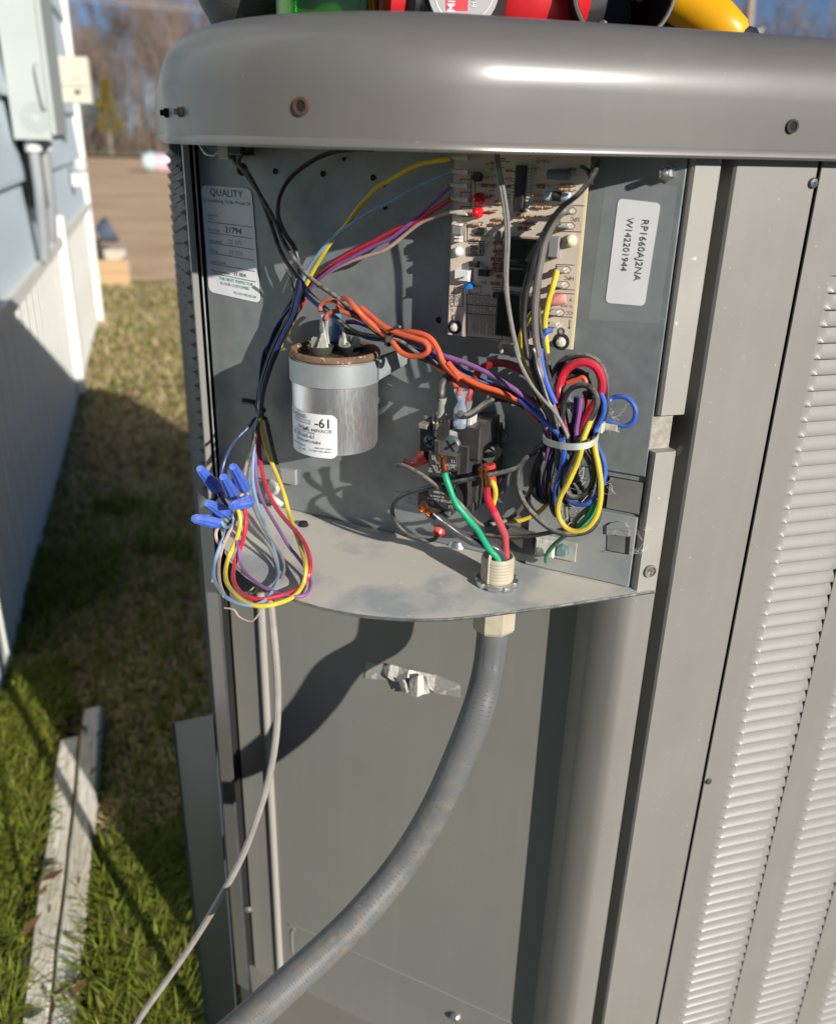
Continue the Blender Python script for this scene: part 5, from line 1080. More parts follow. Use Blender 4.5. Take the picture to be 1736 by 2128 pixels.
wire([(935, 386, .022), (868, 449), 'Z3', (1736, 820), (1600, 885), (1450, 965), (1300, 1045), (1180, 1140), (1090, 1240, .013), 'Z5', (455, 190), (375, 330), (290, 520), (210, 700), (160, 880), (138, 1010), (140, 1090, .014), 'Z8', (735, 260), (722, 380), (712, 520), (712, 660, .035), (720, 780), (760, 920), (810, 1030), (870, 1130, .06), (930, 1230), (1000, 1350), (1080, 1450), (1150, 1550, .09), (1190, 1650), (1170, 1750), (1100, 1790, .112), (980, 1785), (850, 1740), (720, 1670), (620, 1580, .105), (575, 1480), (565, 1370), (530, 1270), (470, 1210), (390, 1172, .085)], T2, WP_, 'purple wire from the circuit board running into the hanging loop at lower left', LH)
wire([(935, 414, .022), (868, 457), 'Z3', (1736, 775), (1560, 870), (1400, 950), (1250, 1050), (1120, 1180, .008), 'Z5', (468, 200), (395, 320), (310, 500), (222, 680), (168, 860), (143, 1000), (146, 1090, .012), 'Z8', (745, 280), (745, 420), (748, 560), (762, 660, .035), (790, 780), (840, 920), (910, 1040), (990, 1140, .065), (1080, 1240), (1150, 1350), (1185, 1470), (1180, 1580, .10), (1120, 1690), (1020, 1755), (880, 1795), (750, 1815, .116), (630, 1790), (550, 1720), (515, 1620), (530, 1500, .10), (575, 1370), (615, 1240), (628, 1120), (615, 1010, .085)], T3, WR, 'red wire from the circuit board running into the hanging loop at lower left', LH)
wire([(981, 439, .022), (935, 441), (905, 450), (868, 466), 'Z3', (1700, 905), (1550, 960), (1400, 1010), (1260, 1080), (1150, 1170), (1080, 1250, .010), 'Z5', (430, 210), (350, 370), (255, 560), (180, 760), (140, 930), (128, 1040), (132, 1100, .012), 'Z8', (722, 280), (705, 400), (680, 500, .03), (650, 580), (625, 660), (610, 740), (600, 850, .08)], T2, WPK, 'pale brownish wire from the lowest left terminal of the board into the left harness', LH)
wire(['Z3', (1020, 1190, .014), (1000, 1290), (930, 1390), (850, 1500), (790, 1640, .012), 'Z5', (160, 580), (135, 720), (125, 880), (122, 1000), (128, 1100, .010), 'Z8', (700, 240), (650, 310), (560, 400), (500, 480), (450, 580, .05), (420, 680), (405, 780), (405, 880), (440, 960, .07), (490, 1040), (510, 1110), (480, 1150, .08)], T2, WNV, 'dark blue wire swinging out left from the lower harness tie to the wire nuts', LH)
wire([(520, 296, .016), 'Z3', (560, 230), (640, 340), (735, 520), (800, 690), (850, 840), (890, 940, .014), (950, 1040), (1030, 1140), (1100, 1240, .020), (1200, 1340), (1300, 1430), (1410, 1520), (1500, 1560), (1620, 1585, .034), (1720, 1600), 'Z5', (1260, 510), (1400, 610), (1500, 660), (1620, 730, .032), (1736, 790), 'Z6', (760, 150), (900, 200), (1050, 250), (1250, 300), (1400, 350, .03), (1550, 430), 'Z7', (560, 760), (640, 860), (690, 960, .03)], T3, WG, 'dusty black wire from the pressure switch, lower of the crossing pair, entering the orange bundle', 'dusty black wires from the upper left')
wire([(497, 300, .012), 'Z3', (520, 210), (600, 310), (690, 440), (770, 570), (840, 700), (890, 820), (930, 900, .018), (990, 990), (1080, 1100), (1180, 1185, .026), (1280, 1255), (1390, 1340, .030), (1500, 1440), (1600, 1530), (1700, 1600, .030), 'Z5', (1300, 560), (1450, 640), (1600, 720), (1736, 800, .03), 'Z6', (800, 190), (1000, 260), (1200, 320), (1400, 400, .028), (1560, 500)], T3, WG, 'dusty black wire from the pressure switch passing highest over the orange wires', 'dusty black wires from the upper left')
wire([(775, 311, .014), 'Z3', (1450, 140), (1250, 175), (1080, 260), (950, 370), (880, 490), (860, 610), (880, 710), (930, 810), (985, 890), (1015, 990, .016), (1030, 1080), (1020, 1190), (970, 1300), (900, 1420, .010), 'Z5', (240, 480), (170, 640), (130, 800), (112, 950), (115, 1040), (150, 1110, .010), 'Z8', (800, 240), (830, 360), (860, 500), (890, 620), (910, 700, .03), (930, 820, .04)], T3, WB, 'black wire arching from under the cap in a wide curve into the left harness', LH)
wire(['Z3', (1060, 1200, .016), (1020, 1300), (960, 1420), (900, 1540), (840, 1690, .014), 'Z5', (170, 740), (152, 860), (146, 1000), (140, 1100, .018), 'Z8', (728, 300), (700, 420), (670, 540), (640, 640, .05)], T2, WB, 'short black wire inside the left harness between its two ties', LH)
for k, (dx, hh, m_, lab) in enumerate(((-18, .019, WB, 'black wire on the outer left of the harness between the ties'), (-4, .021, WNV, 'navy wire on top of the harness between the ties'), (10, .020, WB, 'black wire over the purple and red ones in the harness'), (-26, .015, WG, 'dusty black wire at the far left of the harness'))):
    wire(['Z3', (1040 + dx, 1150, hh), (1030 + dx, 1230, hh), (1010 + dx, 1300), 'Z5', (400 + dx * 1.3, 290), (330 + dx * 1.5, 420), (255 + dx * 1.5, 580), (195 + dx * 1.3, 740), (155 + dx, 880), (138 + dx * .5, 1000), (135 + dx * .4, 1060), 'Z8', (740 + dx * .5, 250), (745 + dx * 2, 380), (760 + dx * 3, 500, hh)], T2, m_, lab, LH)
for (f, x, y, hh, rr, lab) in (('Z3', 1030, 1282, .013, .0034, 'black cable tie around the left harness just below the crossing grey wires'), ('Z5', 138, 1050, .014, .0028, 'lower black cable tie around the left harness beside the capacitor')):
    c_ = och(*D(f, x, y), hh); a_ = Vector((.25, .1, 1)).normalized() if f == 'Z3' else ZUP
    mb = MB(); mb.lathe([(rr, -.0012), (rr + .0006, -.0012), (rr + .0006, .0012), (rr, .0012)], c_, (a_ + WU * (.35 if f == 'Z3' else .02)).normalized(), 16); hx = c_ - WU * rr
    mb.box(hx - Vector((.0015, .0015, .0015)), hx + Vector((.0015, .0015, .0018))); 
    if f == 'Z5': mb.tube([hx, och(*D('Z8', 700, 120), .016), och(*D('Z8', 605, 95), .012)], .0007, 5)
    else: mb.tube([hx, och(*D('Z3', 960, 1120), .02), och(*D('Z3', 925, 1065), .022)], .0007, 5)
    tag(mb.build('cable_tie', BLKP), lab, 'cable tie')
# wire nuts
NUTM = mat('blue_nut', (.045, .12, .55), (.07, .16, .62), rough=.42, dust=(.45, .45, .5), dustamt=.35, scale=200)
for (x0, y0, x1, y1, h0, h1, lab) in ((222, 672, 372, 850, .105, .085, 'highest and leftmost of the blue wire nuts'), (428, 745, 512, 905, .108, .085, 'blue wire nut with the yellow wire, in the middle of the cluster'), (512, 655, 618, 845, .105, .080, 'blue wire nut at upper right with the pale brown wire'), (500, 1000, 662, 955, .112, .090, 'sideways blue wire nut above the yellow and red loops'), (292, 975, 450, 1062, .112, .090, 'second lowest blue wire nut, above the one with the purple wire'), (172, 1108, 392, 1145, .112, .088, 'lowest blue wire nut with the purple wire leaving it')):
    a = och(*D('Z8', x0, y0), h0); b = och(*D('Z8', x1, y1), h1); d = (b - a); L_ = d.length; d.normalize(); o = d.orthogonal().normalized(); e = d.cross(o)
    t_ = thing('wire_nut', b, lab, 'wire nut', 'blue wire nuts on the hanging wires'); mb = MB(); sg = 32
    for (f_, r_) in ((0., .0001), (0.0, .0022), (.05, .0027), (.15, .0029), (.75, .0040), (.95, .0041), (1., .0036), (1., .0001)):
        for k in range(sg): q = 2 * math.pi * k / sg; rr = r_ * (1 + (.12 if k % 4 in (0, 1) else -.07) * (1 if .02 < f_ < .9 or r_ > .002 and f_ < .1 else .2)); mb.v.append(a + d * L_ * f_ + (o * math.cos(q) + e * math.sin(q)) * rr)
    for i in range(7):
        for k in range(sg): k2 = (k + 1) % sg; mb.face((i * sg + k, i * sg + k2, (i + 1) * sg + k2, (i + 1) * sg + k))
    mb.build('shell', NUTM, t_, True)
wire(['Z8', (620, 850, .078), (640, 890), (640, 940), (600, 1000), (540, 1060, .085)], T2, WLB, 'short pale blue wire end below the upper right wire nut', 'short wire ends at the wire nuts')
wire(['Z8', (385, 850, .085), (400, 920), (430, 960), (470, 1020), (500, 1100, .09)], T2, WNV, 'short dark wire end below the leftmost wire nut', 'short wire ends at the wire nuts')
wire(['Z8', (460, 1070, .088), (500, 1080), (520, 1120), (500, 1180), (440, 1180), (410, 1130, .09)], T2, WLB, 'short curled blue wire end between the two lowest wire nuts', 'short wire ends at the wire nuts')
wire(['Z8', (600, 850, .078), (590, 900), (560, 960), (545, 1040, .085), (525, 1150), (480, 1230), (430, 1340, .095), (398, 1450), (388, 1560), (400, 1680, .108), (440, 1790)], T2, WPK, 'pale brownish wire looping down the far left of the hanging loop', 'pale brown wires at the wire nuts')
wire(['Z8', (385, 1180, .09), (365, 1230), (370, 1290), (400, 1330), (440, 1310, .095)], T2, WPK, 'small pale brownish curl under the lowest wire nut', 'pale brown wires at the wire nuts')
wire(['Z8', (735, 180, .018), (725, 320), (700, 480, .03), (668, 640), (655, 800), (680, 960, .06), (750, 1130), (840, 1290), (930, 1430), (960, 1540, .09), (930, 1650)], T2, wmat('mid_grey', (.20, .20, .20), .5, .5), 'grey wire hanging in the middle of the left loop', LH)
wire(['Z8', (650, 1130, .075), (700, 1200), (790, 1300), (860, 1410), (900, 1530, .09), (895, 1640), (820, 1720)], T2, wmat('mid_grey', (.20, .20, .20), .5, .5), 'dark grey wire lying inside the left loop', LH)
# thermostat cable hanging below, and twine scraps
cbl = [(560, 1236, .098), (566, 1290, .100), (573, 1370, .102), (577, 1450, .104), (573, 1530), (560, 1610, .108), (537, 1690), (503, 1780, .115), (455, 1870), (400, 1960, .13), (345, 2040), (295, 2110, .15), (260, 2170)]
wire(cbl, .0026, WLG, 'pale grey jacketed cable hanging from the loops and curving down to the lower left')
for k, sp in enumerate(((['Z8', (700, 1705, .115), (665, 1740), (640, 1790), (700, 1760), (735, 1720)]), (['Z8', (440, 1890, .118), (520, 1905), (560, 1960), (610, 1990), (680, 2005), (740, 1940), (760, 1900)]), (['Z8', (340, 1600, .105), (330, 1660), (350, 1640)]))):
    wire(sp, .0006, mat('twine', (.50, .38, .29), rough=.9), ('frayed twine scrap on top of the hanging loop', 'frayed twine hanging below the wire loops', 'tiny twine wisp at the left of the loops')[k], cat='twine', k=5)
# ---- orange bundle over the capacitor
OG = 'orange wires bundled above the capacitor'
wire(['Z5', (612, 262, .034), (610, 225), (640, 185), (690, 170), (750, 190), (810, 230), (880, 275, .028), (980, 340), (1080, 410), (1160, 470, .030), (1260, 520), (1400, 590), (1500, 650, .026)], T4 * .9, WBR, 'rust orange wire curving up from the left capacitor terminal', OG)
wire(['Z5', (655, 335, .038), (662, 295), (700, 268), (760, 262), (830, 280), (930, 320, .030), (1030, 380), (1120, 445), (1190, 500, .028), (1300, 560), (1450, 640)], T4 * .9, WBR, 'brownish orange wire making the lower small arch over the capacitor', OG)
wire(['Z5', (750, 260, .026), (748, 225), (752, 200, .02)], T4 * .8, WOR, 'short bright orange wire end standing above the blue connector', OG)
wire(['Z5', (785, 158, .036), (830, 168), (880, 225, .044), (950, 300), (1020, 365), (1090, 425), (1160, 478, .040), (1200, 525), (1250, 585), (1320, 618), (1400, 618), (1460, 590, .046), (1473, 550), (1440, 505), (1370, 478), (1290, 455), (1220, 432), (1150, 402, .043), (1080, 355), (1010, 295), (940, 235, .036)], T4, WOR, 'bright orange wire folded back on itself in a loop through the cable tie', OG)
wire(['Z5', (1130, 440, .030), (1230, 425), (1330, 425, .036), (1430, 445), (1500, 490), (1550, 570), (1580, 650), (1640, 730), (1720, 800, .040), 'Z6', (720, 60), (790, 140), (880, 205), (990, 262), (1110, 305), (1240, 345, .034), (1360, 400), (1480, 450, .03), 'Z7', (480, 760), (560, 860, .028)], T4, WOR, 'bright orange wire swinging down past the board and over the contactor', OG)
wire(['Z5', (1200, 470, .026), (1350, 440, .030), (1450, 480), (1530, 570), (1570, 640), (1610, 720), (1690, 800, .034), 'Z6', (690, 80), (740, 140), (830, 215), (950, 280), (1080, 335), (1230, 380, .030), (1380, 430), 'Z7', (480, 740, .028)], T4, WBR, 'rust orange wire running just under the bright orange one', OG)
wire(['Z5', (1480, 660, .024), (1560, 720), (1640, 770), (1700, 880, .034), 'Z6', (828, 320), (838, 370, .04)], T4, WOR, 'orange wire dropping into the clear sleeve on the contactor', OG)
wire(['Z3', (1060, 1230, .016), (1110, 1290), (1180, 1350), (1260, 1410, .022), (1340, 1480), (1440, 1535), (1560, 1590, .028), 'Z5', (1200, 500), (1320, 560), (1420, 590), (1520, 625, .030), (1640, 682), (1736, 728), 'Z6', (690, 55), (800, 105), (930, 165), (1060, 230), (1180, 280, .026), (1330, 360), (1450, 440), 'Z7', (430, 700), (540, 800), (620, 870), (700, 940), (742, 1000, .040)], T3, WBL, 'blue wire running along under the purple one into the tied coil', 'long wires from the capacitor to the coil')
wire(['Z5', (820, 345, .022), (900, 350), (1000, 385), (1100, 450), (1200, 500, .024), (1290, 500), (1380, 530), (1500, 580), (1620, 625, .034), (1736, 665), 'Z6', (720, 0), (810, 30), (930, 75), (1090, 150), (1240, 235), (1380, 325, .034), (1480, 400), (1570, 480), 'Z7', (530, 740), (600, 830), (635, 930), (648, 1040, .03), (630, 1150), (604, 1270), (610, 1370), (640, 1440, .022)], T3, WP_, 'purple wire crossing from above the capacitor to the tied coil', 'long wires from the capacitor to the coil')
wire(['Z5', (780, 420, .022), (900, 440), (1050, 470), (1180, 510, .022), (1320, 590), (1450, 650), (1600, 720), (1736, 800, .024), 'Z6', (830, 215), (980, 270), (1150, 330), (1330, 400, .022), (1480, 470)], T4, WB, 'thick black wire forming the core of the orange bundle', 'long wires from the capacitor to the coil')
c_ = och(*D('Z5', 1190, 455), .034); d_ = (och(*D('Z5', 1240, 490), .034) - och(*D('Z5', 1130, 410), .034)).normalized()
mb = MB(); mb.lathe([(.0070, -.0012), (.0077, -.0012), (.0077, .0012), (.0070, .0012)], c_, d_, 20); q = och(*D('Z5', 1150, 480), .045); mb.box(q - Vector((.0018, .0018, .0018)), q + Vector((.0018, .0018, .0018))); mb.tube([q, och(*D('Z5', 1110, 440), .05), och(*D('Z5', 1100, 425), .052)], .0006, 5); mb.tube([och(*D('Z5', 1200, 400), .045), och(*D('Z5', 1245, 385), .050)], .0008, 5)
tag(mb.build('cable_tie', mat('brown_black_tie', (.05, .04, .035), rough=.4), smooth=False), 'dark cable tie binding the orange wires above the capacitor', 'cable tie')
# ---- contactor wires
wire(['Z6', (655, 430, .040), (655, 370, .040), (662, 290), (690, 225), (740, 185), (790, 175), (860, 190, .03), (1000, 250, .022), (1180, 320)], .0026, WB, 'thick black wire bent down onto the left contactor terminal', 'wires on the contactor terminals')
wire(['Z6', (910, 450, .038), (915, 400), (932, 340), (960, 270, .03), (1000, 170), (1060, 105), (1140, 70), (1240, 60), (1350, 85), (1440, 130), (1530, 200, .026), 'Z7', (500, 530), (560, 640), (600, 740, .024)], .0024, WRED2, 'dark red wire arching from the right contactor terminal up behind the orange wires', 'wires on the contactor terminals')
mb = MB(); mb.tube([och(*D('Z6', 915, 425), .038), och(*D('Z6', 905, 480), .038), och(*D('Z6', 900, 540), .036)], [.0029, .0028, .0022], 12); tag(mb.build('wire_sleeve', mat('smoky_sleeve', (.35, .30, .30), rough=.3, trans=.3), smooth=True), 'smoky plastic sleeve at the end of the dark red wire', 'terminal sleeve')
mb = MB(); mb.tube([och(*D('Z6', 662, 400), .040), och(*D('Z6', 662, 440), .040), och(*D('Z6', 655, 480), .040), och(*D('Z6', 652, 540), .038), och(*D('Z6', 645, 580), .037)], [.0030, .0024, .0019, .0021, .0026], 10); tag(mb.build('ring_terminal', TIN, smooth=True), 'crimped pale metal terminal under the thick black wire on the contactor', 'crimp terminal')
wire(['Z6', (840, 555, .046), (870, 575), (930, 565), (1000, 520), (1070, 470), (1140, 430, .030), (1200, 405), (1270, 415, .024), (1330, 420), 'Z7', (430, 730), (520, 790), (600, 860, .024)], .0022, WG, 'dusty dark wire leading right from the white contactor terminals', 'wires on the contactor terminals')
# red insulated connectors
RSL = mat('red_connector', (.60, .03, .025), rough=.3, spec=.5, dust=(.75, .45, .4), dustamt=.35)
for (pts, rr, lab, h_) in (((('Z6', 525, 960), ('Z6', 460, 985), ('Z6', 420, 1035), ('Z6', 370, 1060), ('Z6', 300, 1050)), (.0052, .0050, .0028, .0026, .0038), 'red insulated connector on the left side of the contactor', .030), ((('Z6', 590, 1690), ('Z6', 620, 1715), ('Z6', 640, 1690), ('Z6', 650, 1670)), (.0030, .0044, .0045, .003), 'red insulated connector hanging below the contactor', .026), ((('Z6', 1120, 1050), ('Z6', 1125, 1110), ('Z6', 1130, 1180), ('Z6', 1140, 1245)), (.0040, .0042, .0036, .0040), 'pinkish red connector behind the bare strands of the red wire', .034)):
    mb = MB(); mb.tube([och(*D(f, x, y), h_) for f, x, y in pts], list(rr), 10); tag(mb.build('insulated_connector', RSL, smooth=True), lab, 'connector', 'red insulated connectors')
wire(['Z6', (225, 1060, .050), (270, 1062), (340, 1088), (450, 1150, .058), (570, 1235), (690, 1315), (780, 1385), (870, 1480, .056), (950, 1575), (1040, 1640, .046), (1140, 1640), (1250, 1615), (1350, 1565, .030), (1430, 1480), (1500, 1360), (1560, 1200), 'Z7', (540, 1180, .024), (590, 1060)], T3, WTAUPE, 'brown wire looping from the left red connector below the contactor to the coil', 'wires around the contactor')
wire(['Z7', (620, 990, .026), (560, 1060), (480, 1140), (400, 1212, .040), (290, 1245), (180, 1268, .055), (60, 1295), 'Z6', (800, 1222, .058), (720, 1245), (600, 1265), (480, 1290, .052), (360, 1325), (250, 1375), (190, 1440), (172, 1510, .045), (205, 1620), (290, 1710), (400, 1770), (500, 1798, .035), (580, 1785, .030), (610, 1750)], T3, wmat('charcoal_shiny', (.03, .032, .038), .3, .5), 'shiny dark wire crossing in front of the contactor and curling round its left side', 'wires around the contactor')
wire(['Z7', (640, 1470, .022), (570, 1540), (480, 1585), (400, 1605), (330, 1605, .030), (285, 1590), 'Z6', (1210, 1570, .030)], T3, WY, 'yellow wire sagging from the coil behind the red field wire', 'wires around the contactor')
wire(['Z6', (800, 1690, .018), (900, 1730), (1050, 1745), 'Z7', (150, 1705, .024), (300, 1722), (450, 1722), (600, 1700), (700, 1680), (770, 1660, .03), (830, 1640)], T3, WG, 'dusty wire running level from the coil behind the green wire', 'wires around the contactor')
# ---- field wires rising from the fitting
t0 = Vector((fc.x, fc.y, zt + .004))
def field(spec, r, m_, label, first, sL, seed, n=19, k=7, ex=None):
    P = [first] + smoothh(spec)
    S = spline(P, k); mb = MB(); mb.tube(S, r, 16); root = thing('field_wire', first, label, 'wire', 'heavy supply wires rising from the conduit fitting')
    mb.build('insulation', m_, root, True); d = (S[-1] - S[-4]).normalized()
    tip = och(*sL[0]) ; dd = (tip - S[-1]); L_ = dd.length
    strands(S[-1], (dd.normalized() * .8 + d * .2).normalized(), L_, r * .9, .9, root, n + 6, .4, seed)
    if ex:
        mb = MB(); mb.tube(S[ex[0]:ex[1]], r * 1.12, 16, caps=False); mb.build('clear_nylon_jacket', mat('nylon_film', (.75, .75, .78), rough=.12, alpha=.07, spec=.6), root, True)
    # black print dashes
    return root, S
gr, GS = field(['Zt', (1268, 1290, .0435), (1255, 1230, .044), (1215, 1160, .045), (1145, 1085, .047), (1075, 975, .050), (1000, 850, .053), (920, 760, .056), (840, 660, .058), (765, 570, .059), (710, 460, .060), (668, 340, .060), (635, 250, .060), (620, 180, .060)], .0020, WGR, 'bright green supply wire with bare copper strands leaning against the contactor', t0 + Vector((.000, -.003, .002)), [(D('Z6', 645, 945)[0], D('Z6', 645, 945)[1], .060)], 1)
mb = MB()
for i in range(30, len(GS) - 6, 7):
    p = GS[i]; t = (GS[i + 1] - GS[i - 1]).normalized(); tc_ = (CAM - p).normalized(); s = tc_.cross(t).normalized(); o = p + (tc_ * .82 + s * .52).normalized() * .00204
    q = p + t * .0018 + (tc_ * .82 + s * .52).normalized() * .00204; w_ = s * .0002
    mb.add([o - w_, o + w_, q + w_, q - w_], [(0, 1, 2, 3)])
mb.build('printed_dashes', INK, gr)
rd, RS = field(['Zt', (1335, 1200, .037), (1332, 1110, .039), (1330, 1020, .042), (1322, 920, .045), (1280, 820, .048), (1225, 700, .051), (1180, 610, .053), (1135, 520, .055), (1115, 430, .056), (1112, 345, .057)], .0023, WR, 'red supply wire in cracked clear jacket with a tuft of bare copper strands', t0 + Vector((.003, .003, .002)), [(D('Z6', 1045, 1062)[0], D('Z6', 1045, 1062)[1], .058)], 2, 17, ex=(8, 48))
bk, BS = field(['Zt', (1318, 1260, .039), (1300, 1180, .040), (1255, 1105, .042), (1180, 1060, .044), (1080, 1030, .046), (960, 1000, .048), (860, 945, .050), (760, 885, .052), (660, 810, .054), (560, 740, .056), (470, 665, .058)], .0027, wmat('black_gloss', (.010, .010, .011), .22, .04), 'thick black supply wire with copper strands pointing at the lower left of the contactor', t0 + Vector((.0025, -.001, .002)), [(D('Z6', 425, 1455)[0], D('Z6', 425, 1455)[1], .060)], 3, 22, ex=(10, 74))
wire(['Z6', (1128, 1215, .050), (1155, 1230, .052), (1178, 1290), (1180, 1360), (1160, 1440, .050), (1150, 1480)], T3 * 1.1, WY, 'short yellow wire looping down beside the red supply wire', 'wires around the contactor')
# ---- wires hanging in front of the board
BG = 'wires hanging in front of the circuit board'
for k, (dx, lab) in enumerate(((0, 'left one of two close thin grey wires hanging over the board middle'), (26, 'right one of two close thin grey wires hanging over the board middle'))):
    wire(['Zr', (505 + dx * .7, 60, .040), (515 + dx, 200, .044), (540 + dx, 320), (568 + dx, 480), (592 + dx, 640), (606 + dx * .9, 800), (606 + dx * .8, 960), (600 + dx * .7, 1120), (600 + dx * .5, 1300), (612 + dx * .4, 1460), (640 + dx * .3, 1640), (680 + dx * .3, 1850), (730 + dx * .2, 2050, .044), 'Z7', (395, 300), (425, 410), (470, 510 + k * 4), (535, 620), (610, 710), (685, 790), (740, 880 - k * 5), (785, 975, .045), (800, 1060)], T2 * .85, mat('grey_cord', (.20, .19, .175), (.26, .25, .23), rough=.55, scale=300), lab, BG)
wire(['Zr', (1500, 125, .020), (1490, 180, .034), (1460, 260), (1390, 360), (1290, 470, .044), (1170, 560), (1080, 660), (990, 800, .040), (920, 960), (880, 1120), (840, 1280), (805, 1420), (785, 1580, .042), (780, 1740), (795, 1900), (830, 2060), 'Z7', (530, 330), (555, 450), (590, 560), (630, 690), (680, 800), (705, 920, .040)], T3, WB, 'black wire sweeping from the upper right corner of the board down across it', BG)
wire(['Zr', (1230, 560, .028), (1170, 610, .036), (1100, 690), (1035, 800), (985, 920), (955, 1060), (930, 1200), (905, 1350, .040), (890, 1500), (885, 1660), (895, 1850), (925, 2040), 'Z7', (555, 340), (575, 450), (605, 560), (645, 680), (690, 800), (715, 900, .038)], .0021, wmat('grey_taupe', (.17, .145, .13), .45, .5), 'thick grey brown wire curving down in front of the relays', BG)
wire(['Zr', (1180, 600, .028), (1080, 720), (1000, 880), (950, 1080, .036), (930, 1250), (915, 1450), (925, 1650), (950, 1850), (990, 2060, .036), 'Z7', (595, 300), (620, 430), (650, 560), (670, 640, .034)], T3, WB, 'black wire close along the right of the thick grey brown wire', BG)
wire(['Zr', (860, 1080, .030), (820, 1250, .036), (775, 1450), (765, 1650), (790, 1850), (820, 2060), 'Z7', (505, 350), (530, 480), (580, 620), (640, 760, .034)], T4, WB, 'thick black wire over the lower relay', BG)
wire(['Zr', (1100, 1212, .024), (1085, 1270), (1060, 1360, .030), (1030, 1450), (1005, 1560), (985, 1680), (985, 1800), (1000, 1950, .030), 'Z7', (628, 320), (632, 360)], T4, WY, 'bright yellow wire from the right hand terminals of the board', BG)
wire(['Zr', (960, 1560, .028), (880, 1600, .030), (810, 1680), (765, 1790), (745, 1920), (750, 2050), 'Z7', (440, 380), (470, 470), (520, 560), (570, 660), (620, 740, .030)], T4, WY, 'second yellow wire arching out from behind the black wires below the board', BG)
wire(['Zr', (840, 1620, .024), (815, 1690), (810, 1790, .022)], T3, WOR, 'short orange wire peeking out between the black wires over the board', BG)
wire(['Zr', (1038, 1785, .026), (1010, 1790, .034), (970, 1830), (948, 1900), (942, 2000), 'Z7', (585, 330), (592, 430), (615, 540), (650, 640), (695, 735, .040)], T4, WBL, 'blue wire hooked onto the lowest right terminal of the board', BG)
wire(['Z7', (615, 290, .022), (630, 380), (645, 470), (665, 560, .024)], T4, WB, 'scuffed black wire beside the blue hooked wire', BG)
wire(['Zr', (1345, 180, .026), (1400, 215, .032), (1430, 290), (1440, 360, .03)], T2, WB, 'thin black wire bent over the upper right corner of the board', BG)
# ---- tied coil
CG = 'wires of the tied coil at lower right'
wire(['Z7', (672, 640, .024), (676, 540), (705, 460), (770, 400), (860, 378), (950, 388), (1025, 440), (1068, 530), (1078, 640), (1072, 760), (1045, 860), (1010, 950, .024), (990, 1060), (980, 1200), (985, 1320)], T4, WG, 'dusty dark wire forming the outermost arch of the coil', CG)
wire(['Z7', (690, 660, .020), (700, 560), (730, 480), (790, 425), (870, 402), (950, 420), (1010, 480), (1045, 580), (1050, 700), (1025, 820), (990, 940, .022), (960, 1060)], T4, WG, 'dusty dark wire just inside the outermost arch of the coil', CG)
wire(['Z7', (700, 740, .030), (722, 680, .034), (726, 600), (760, 500), (835, 440), (920, 428), (995, 465), (1036, 550), (1036, 640), (1000, 710), (965, 770), (920, 850, .026), (890, 960)], .0026, WR, 'thick glossy red wire arching through the top of the coil', CG)
wire(['Z7', (740, 900, .034), (748, 800), (760, 700), (810, 625), (890, 597), (955, 615), (997, 680), (1000, 750), (960, 840), (910, 930), (870, 1030, .044), (825, 1130), (785, 1220), (765, 1310), (775, 1390), (830, 1428), (905, 1412), (960, 1340), (985, 1250), (988, 1150), (965, 1040, .040)], T4, WG, 'dusty dark wire forming the inner arch and inner lower loop of the coil', CG)
wire(['Z7', (966, 830, .040), (935, 910), (898, 1010, .050), (880, 1100), (845, 1200), (790, 1320), (735, 1420), (712, 1510), (730, 1600), (790, 1665), (860, 1678), (940, 1645), (1000, 1560), (1028, 1440), (1030, 1320), (1012, 1190), (988, 1070, .044), (985, 980)], T3 * 1.1, WY, 'yellow wire making the lowest loop of the coil', CG)
wire(['Z7', (1030, 655, .030), (1054, 720), (1052, 800), (1025, 870), (995, 930, .030), (1000, 1040, .034), (1040, 1120), (1062, 1220), (1050, 1310), (1000, 1410), (930, 1475, .044), (850, 1478), (800, 1450), (785, 1425, .04)], T3, WBL, 'blue wire along the right side of the coil curling under it', CG)
wire(['Z7', (742, 1000, .050), (758, 1060, .048), (755, 1150), (735, 1230), (705, 1330), (695, 1420), (700, 1480, .036)], T4, WBL, 'blue wire going straight down the middle of the coil', CG)
wire(['Z7', (1085, 725, .022), (1115, 695, .020), (1170, 680), (1230, 695), (1275, 745), (1290, 800), (1270, 865), (1215, 898), (1150, 888), (1085, 862), (1045, 865, .022)], T3, WBL, 'blue wire loop sticking out to the right of the coil', CG)
dk = [((640, 1040), (575, 1170), (535, 1310), (560, 1420), (625, 1468)), ((660, 1050), (600, 1200), (570, 1330), (600, 1430), (650, 1460)), ((700, 1055), (655, 1200), (640, 1350), (655, 1440), (690, 1530)), ((722, 1060), (695, 1240), (665, 1380), (670, 1500), (700, 1560)), ((790, 1060), (775, 1180), (745, 1300), (760, 1440), (800, 1500)), ((830, 1060), (840, 1200), (870, 1330), (930, 1400)), ((900, 1060), (950, 1180), (970, 1300), (940, 1420), (880, 1460)), ((940, 1050), (1000, 1180), (1020, 1320), (990, 1460), (930, 1560)), ((620, 1040), (550, 1150), (515, 1290), (535, 1400), (600, 1460)), ((870, 1060), (860, 1200), (820, 1340), (860, 1420))]
dl = ['leftmost dark wire of the lower coil', 'second dark wire from the left in the lower coil', 'dark wire right of the purple one in the lower coil', 'dark wire just left of the middle blue one in the lower coil', 'dark wire just right of the middle blue one in the lower coil', 'dark wire inside the small inner loop of the coil', 'dark wire curling under the inner loop of the coil', 'rightmost dark wire of the lower coil', 'brown wire along the left edge of the lower coil', 'dark wire behind the yellow one in the lower coil']
